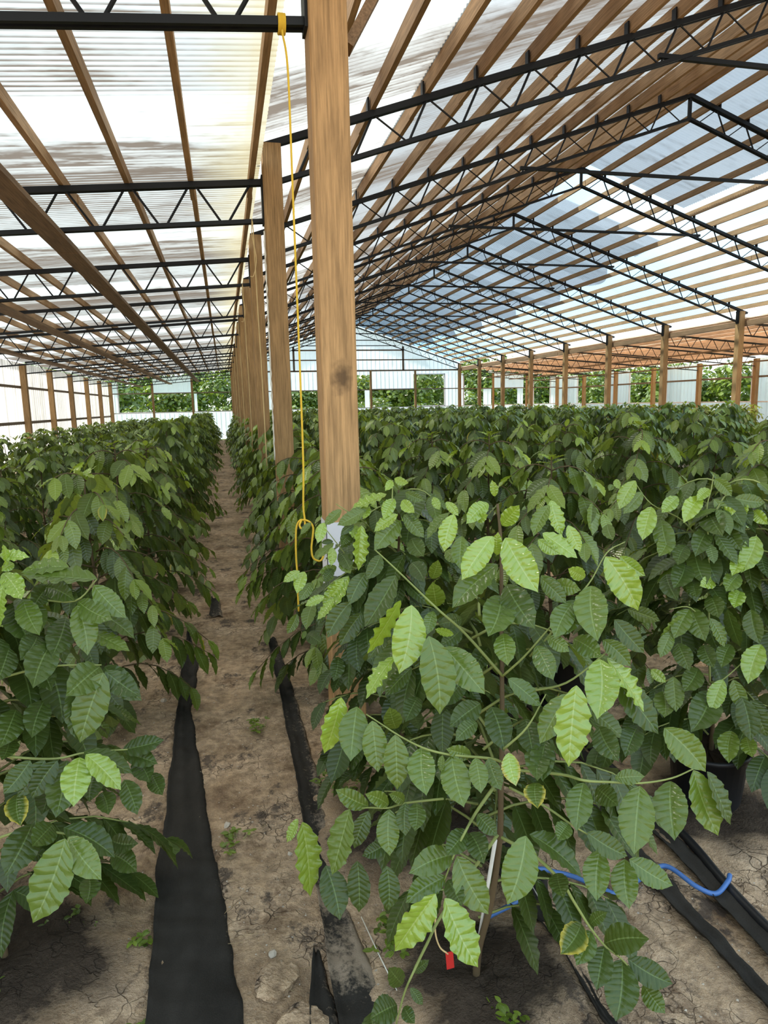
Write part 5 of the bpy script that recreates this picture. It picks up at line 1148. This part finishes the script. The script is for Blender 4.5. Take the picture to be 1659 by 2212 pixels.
# ------------------------------------------------------------------ stake, tag, strings
b = MB(); b.tube([(.590, 1.585, -.02), (.589, 1.50, .27), (.588, 1.417, .539)], .005, 8); tag(b.build('plant_stake', M['white'], smooth=True), 'thin white stake leaning by the stem of the foreground plant', 'stake')
b = MB(); b.tube(spline([(.45, 1.47, .33), (.445, 1.46, .28), (.455, 1.455, .24), (.475, 1.45, .22)], 5), .0022, 6); q = b
o = empty('plant_tag', (0, 0, 0)); q.build('tie_string', M['cord'], o, True)
b = MB(); b.beam((.478, 1.45, .225), (.482, 1.452, .175), .020, .0016, (0, 1, 0)); b.build('tag_card', M['red'], o); tag(o, 'small red tag hanging low in the foreground plant', 'tag')
rope = [(.31, 2.95, 3.07), (.305, 2.90, 3.03), (.314, 2.85, 2.88), (.314, 2.85, 2.46), (.314, 2.85, 1.97), (.314, 2.85, 1.75), (.312, 2.85, 1.364), (.305, 2.85, 1.188), (.308, 2.85, 1.131), (.307, 2.845, 1.098), (.293, 2.84, 1.086), (.285, 2.845, 1.101), (.296, 2.855, 1.122), (.280, 2.86, 1.109), (.270, 2.86, 1.07), (.266, 2.86, .969), (.268, 2.86, .887), (.267, 2.86, .805), (.267, 2.86, .718)]
root = empty('hanging_twine', (.31, 2.95, 3.07)); tag(root, 'bright yellow twine hanging with a knot left of the foreground post', 'twine')
off = np.array((.31, 2.95, 3.07)); b = MB(); b.tube(spline(np.array(rope)-off, 5), .0042, 7); b.build('twine_line', M['twine'], root, True)
b = MB(); b.tube(spline(np.array([(.296, 2.853, 1.122), (.312, 2.845, 1.121), (.331, 2.84, 1.11), (.342, 2.84, 1.085), (.336, 2.84, 1.035), (.331, 2.84, .995), (.337, 2.84, .956), (.361, 2.84, .94), (.377, 2.84, .949), (.384, 2.84, .969)])-off, 5), .0042, 7); b.build('loose_end', M['twine'], root, True)
b = MB(); za = aisle_top(.31)-TD
for k in range(5):
    x = .30+.006*k; b.tube(spline([np.array((x, 3+.035*cos(a), za+.035*sin(a)))-off for a in np.linspace(0, 6.28, 9)], 2), .004, 6)
b.build('wrapped_knot', M['twine'], root, True)
for k in range(2, 8):
    y = BAY*k-.14; zt = aisle_top(.31)-TD
    b = MB(); b.tube(spline([(.31, BAY*k-.02, zt), (.312, y, zt-.1), (.318, y, 2.4), (.325, y, 1.9), (.33, y, 1.1)], 6), .0045, 6)
    if k in (2, 3): b.tube(spline([(.31, y+.05, zt), (.30, y, zt-.14), (.325, y-.02, zt-.32), (.30, y, zt-.45), (.27, y, zt-.46)], 6), .004, 6)
    tag(b.build('hanging_twine', M['cord'], smooth=True), 'tan string hanging from the left aisle truss, beside the %s post behind the foreground one' % ORD[k-2], 'twine', 'tan strings along the posts')
b = MB(); pts = [(.395+.0015*math.sin(i*2.1), 5.80, 3.0-i*.045) for i in range(42)]; b.tube(pts, [.006+.003*math.sin(i*3.3) for i in range(42)], 6)  # thin pale line of uneven width along the post edge
tag(b.build('pale_line', M['pale'], smooth=True), 'pale uneven line running down the left edge of the second post', 'cord')

# ------------------------------------------------------------------ trees outside
def tree_mesh(seed, n=1700, r=(2.2, 2.2, 2.6), leaf=.42):
    rr = random.Random(seed); Ls = []; lobes = [(np.array([rr.uniform(-.6, .6)*r[0], rr.uniform(-.6, .6)*r[1], rr.uniform(-.75, .7)*r[2]]), rr.uniform(.35, .6)) for _ in range(16)]
    for i in range(n):
        c_, s_ = lobes[i % len(lobes)]; d = np.array([rr.gauss(0, 1) for _ in range(3)]); d /= np.linalg.norm(d)
        p = c_+d*s_*r[0]*rr.uniform(.75, 1.05)
        a = np.array([rr.gauss(0, 1), rr.gauss(0, 1), -.6]); L_ = leaf*rr.uniform(.6, 1.2)
        Ls.append(dict(b=p, a=a, n=d+np.array([0, 0, .5]), L=L_, W=L_*.55, arch=.08, tint=(rr.uniform(.0, .45), rr.random(), 0), ph=0))
    return leaf_mesh('crown', Ls, 3, 2)
TM = [tree_mesh(s) for s in (1, 2, 3, 4)]
def tree(x, y, s, label, zc=2.4, squash=1.0):
    o = empty('outdoor_tree', (x, y, 0), rng.uniform(0, 6)); tag(o, label, 'tree', 'trees outside the greenhouse')
    c_ = obj('crown', TM[rng.randrange(4)], M['leaf'], o); c_.scale = (s, s, s*squash); c_.location = (0, 0, zc*s)
    b = MB(); b.tube([(0, 0, -.3), (.05, .03, zc*s*.5), (0, .06, zc*s)], [.16*s, .12*s, .07*s], 8); b.build('trunk', M['trunk'], o, True)
for i, x in enumerate(np.linspace(-9, 30, 14)):
    tree(x+rng.uniform(-.6, .6), 46+rng.uniform(-2, 4), rng.uniform(.75, .98), 'leafy green tree beyond the far end wall, %s from the left' % ORD[i])
for i, x in enumerate(np.linspace(-5, 19, 11)):
    tree(x+rng.uniform(-.5, .5), 39.6+rng.uniform(-.5, 1.2), rng.uniform(.42, .58), 'low bright bush just outside the far openings, %s from the left' % ORD[i], 1.7, .8)
for i, y in enumerate(np.linspace(14, 42, 12)):
    tree(25.5+rng.uniform(-1, 1.5), y, rng.uniform(.66, .80), 'bushy tree outside the right wall openings, %s from the camera end' % ORD[i], 2.2)
for i, x in enumerate(np.linspace(-14, 38, 14)):
    tree(x, 56+rng.uniform(-1, 3), 1.15, 'tall dark tree in the back line of woods, %s from the left' % ORD[i], 2.3)
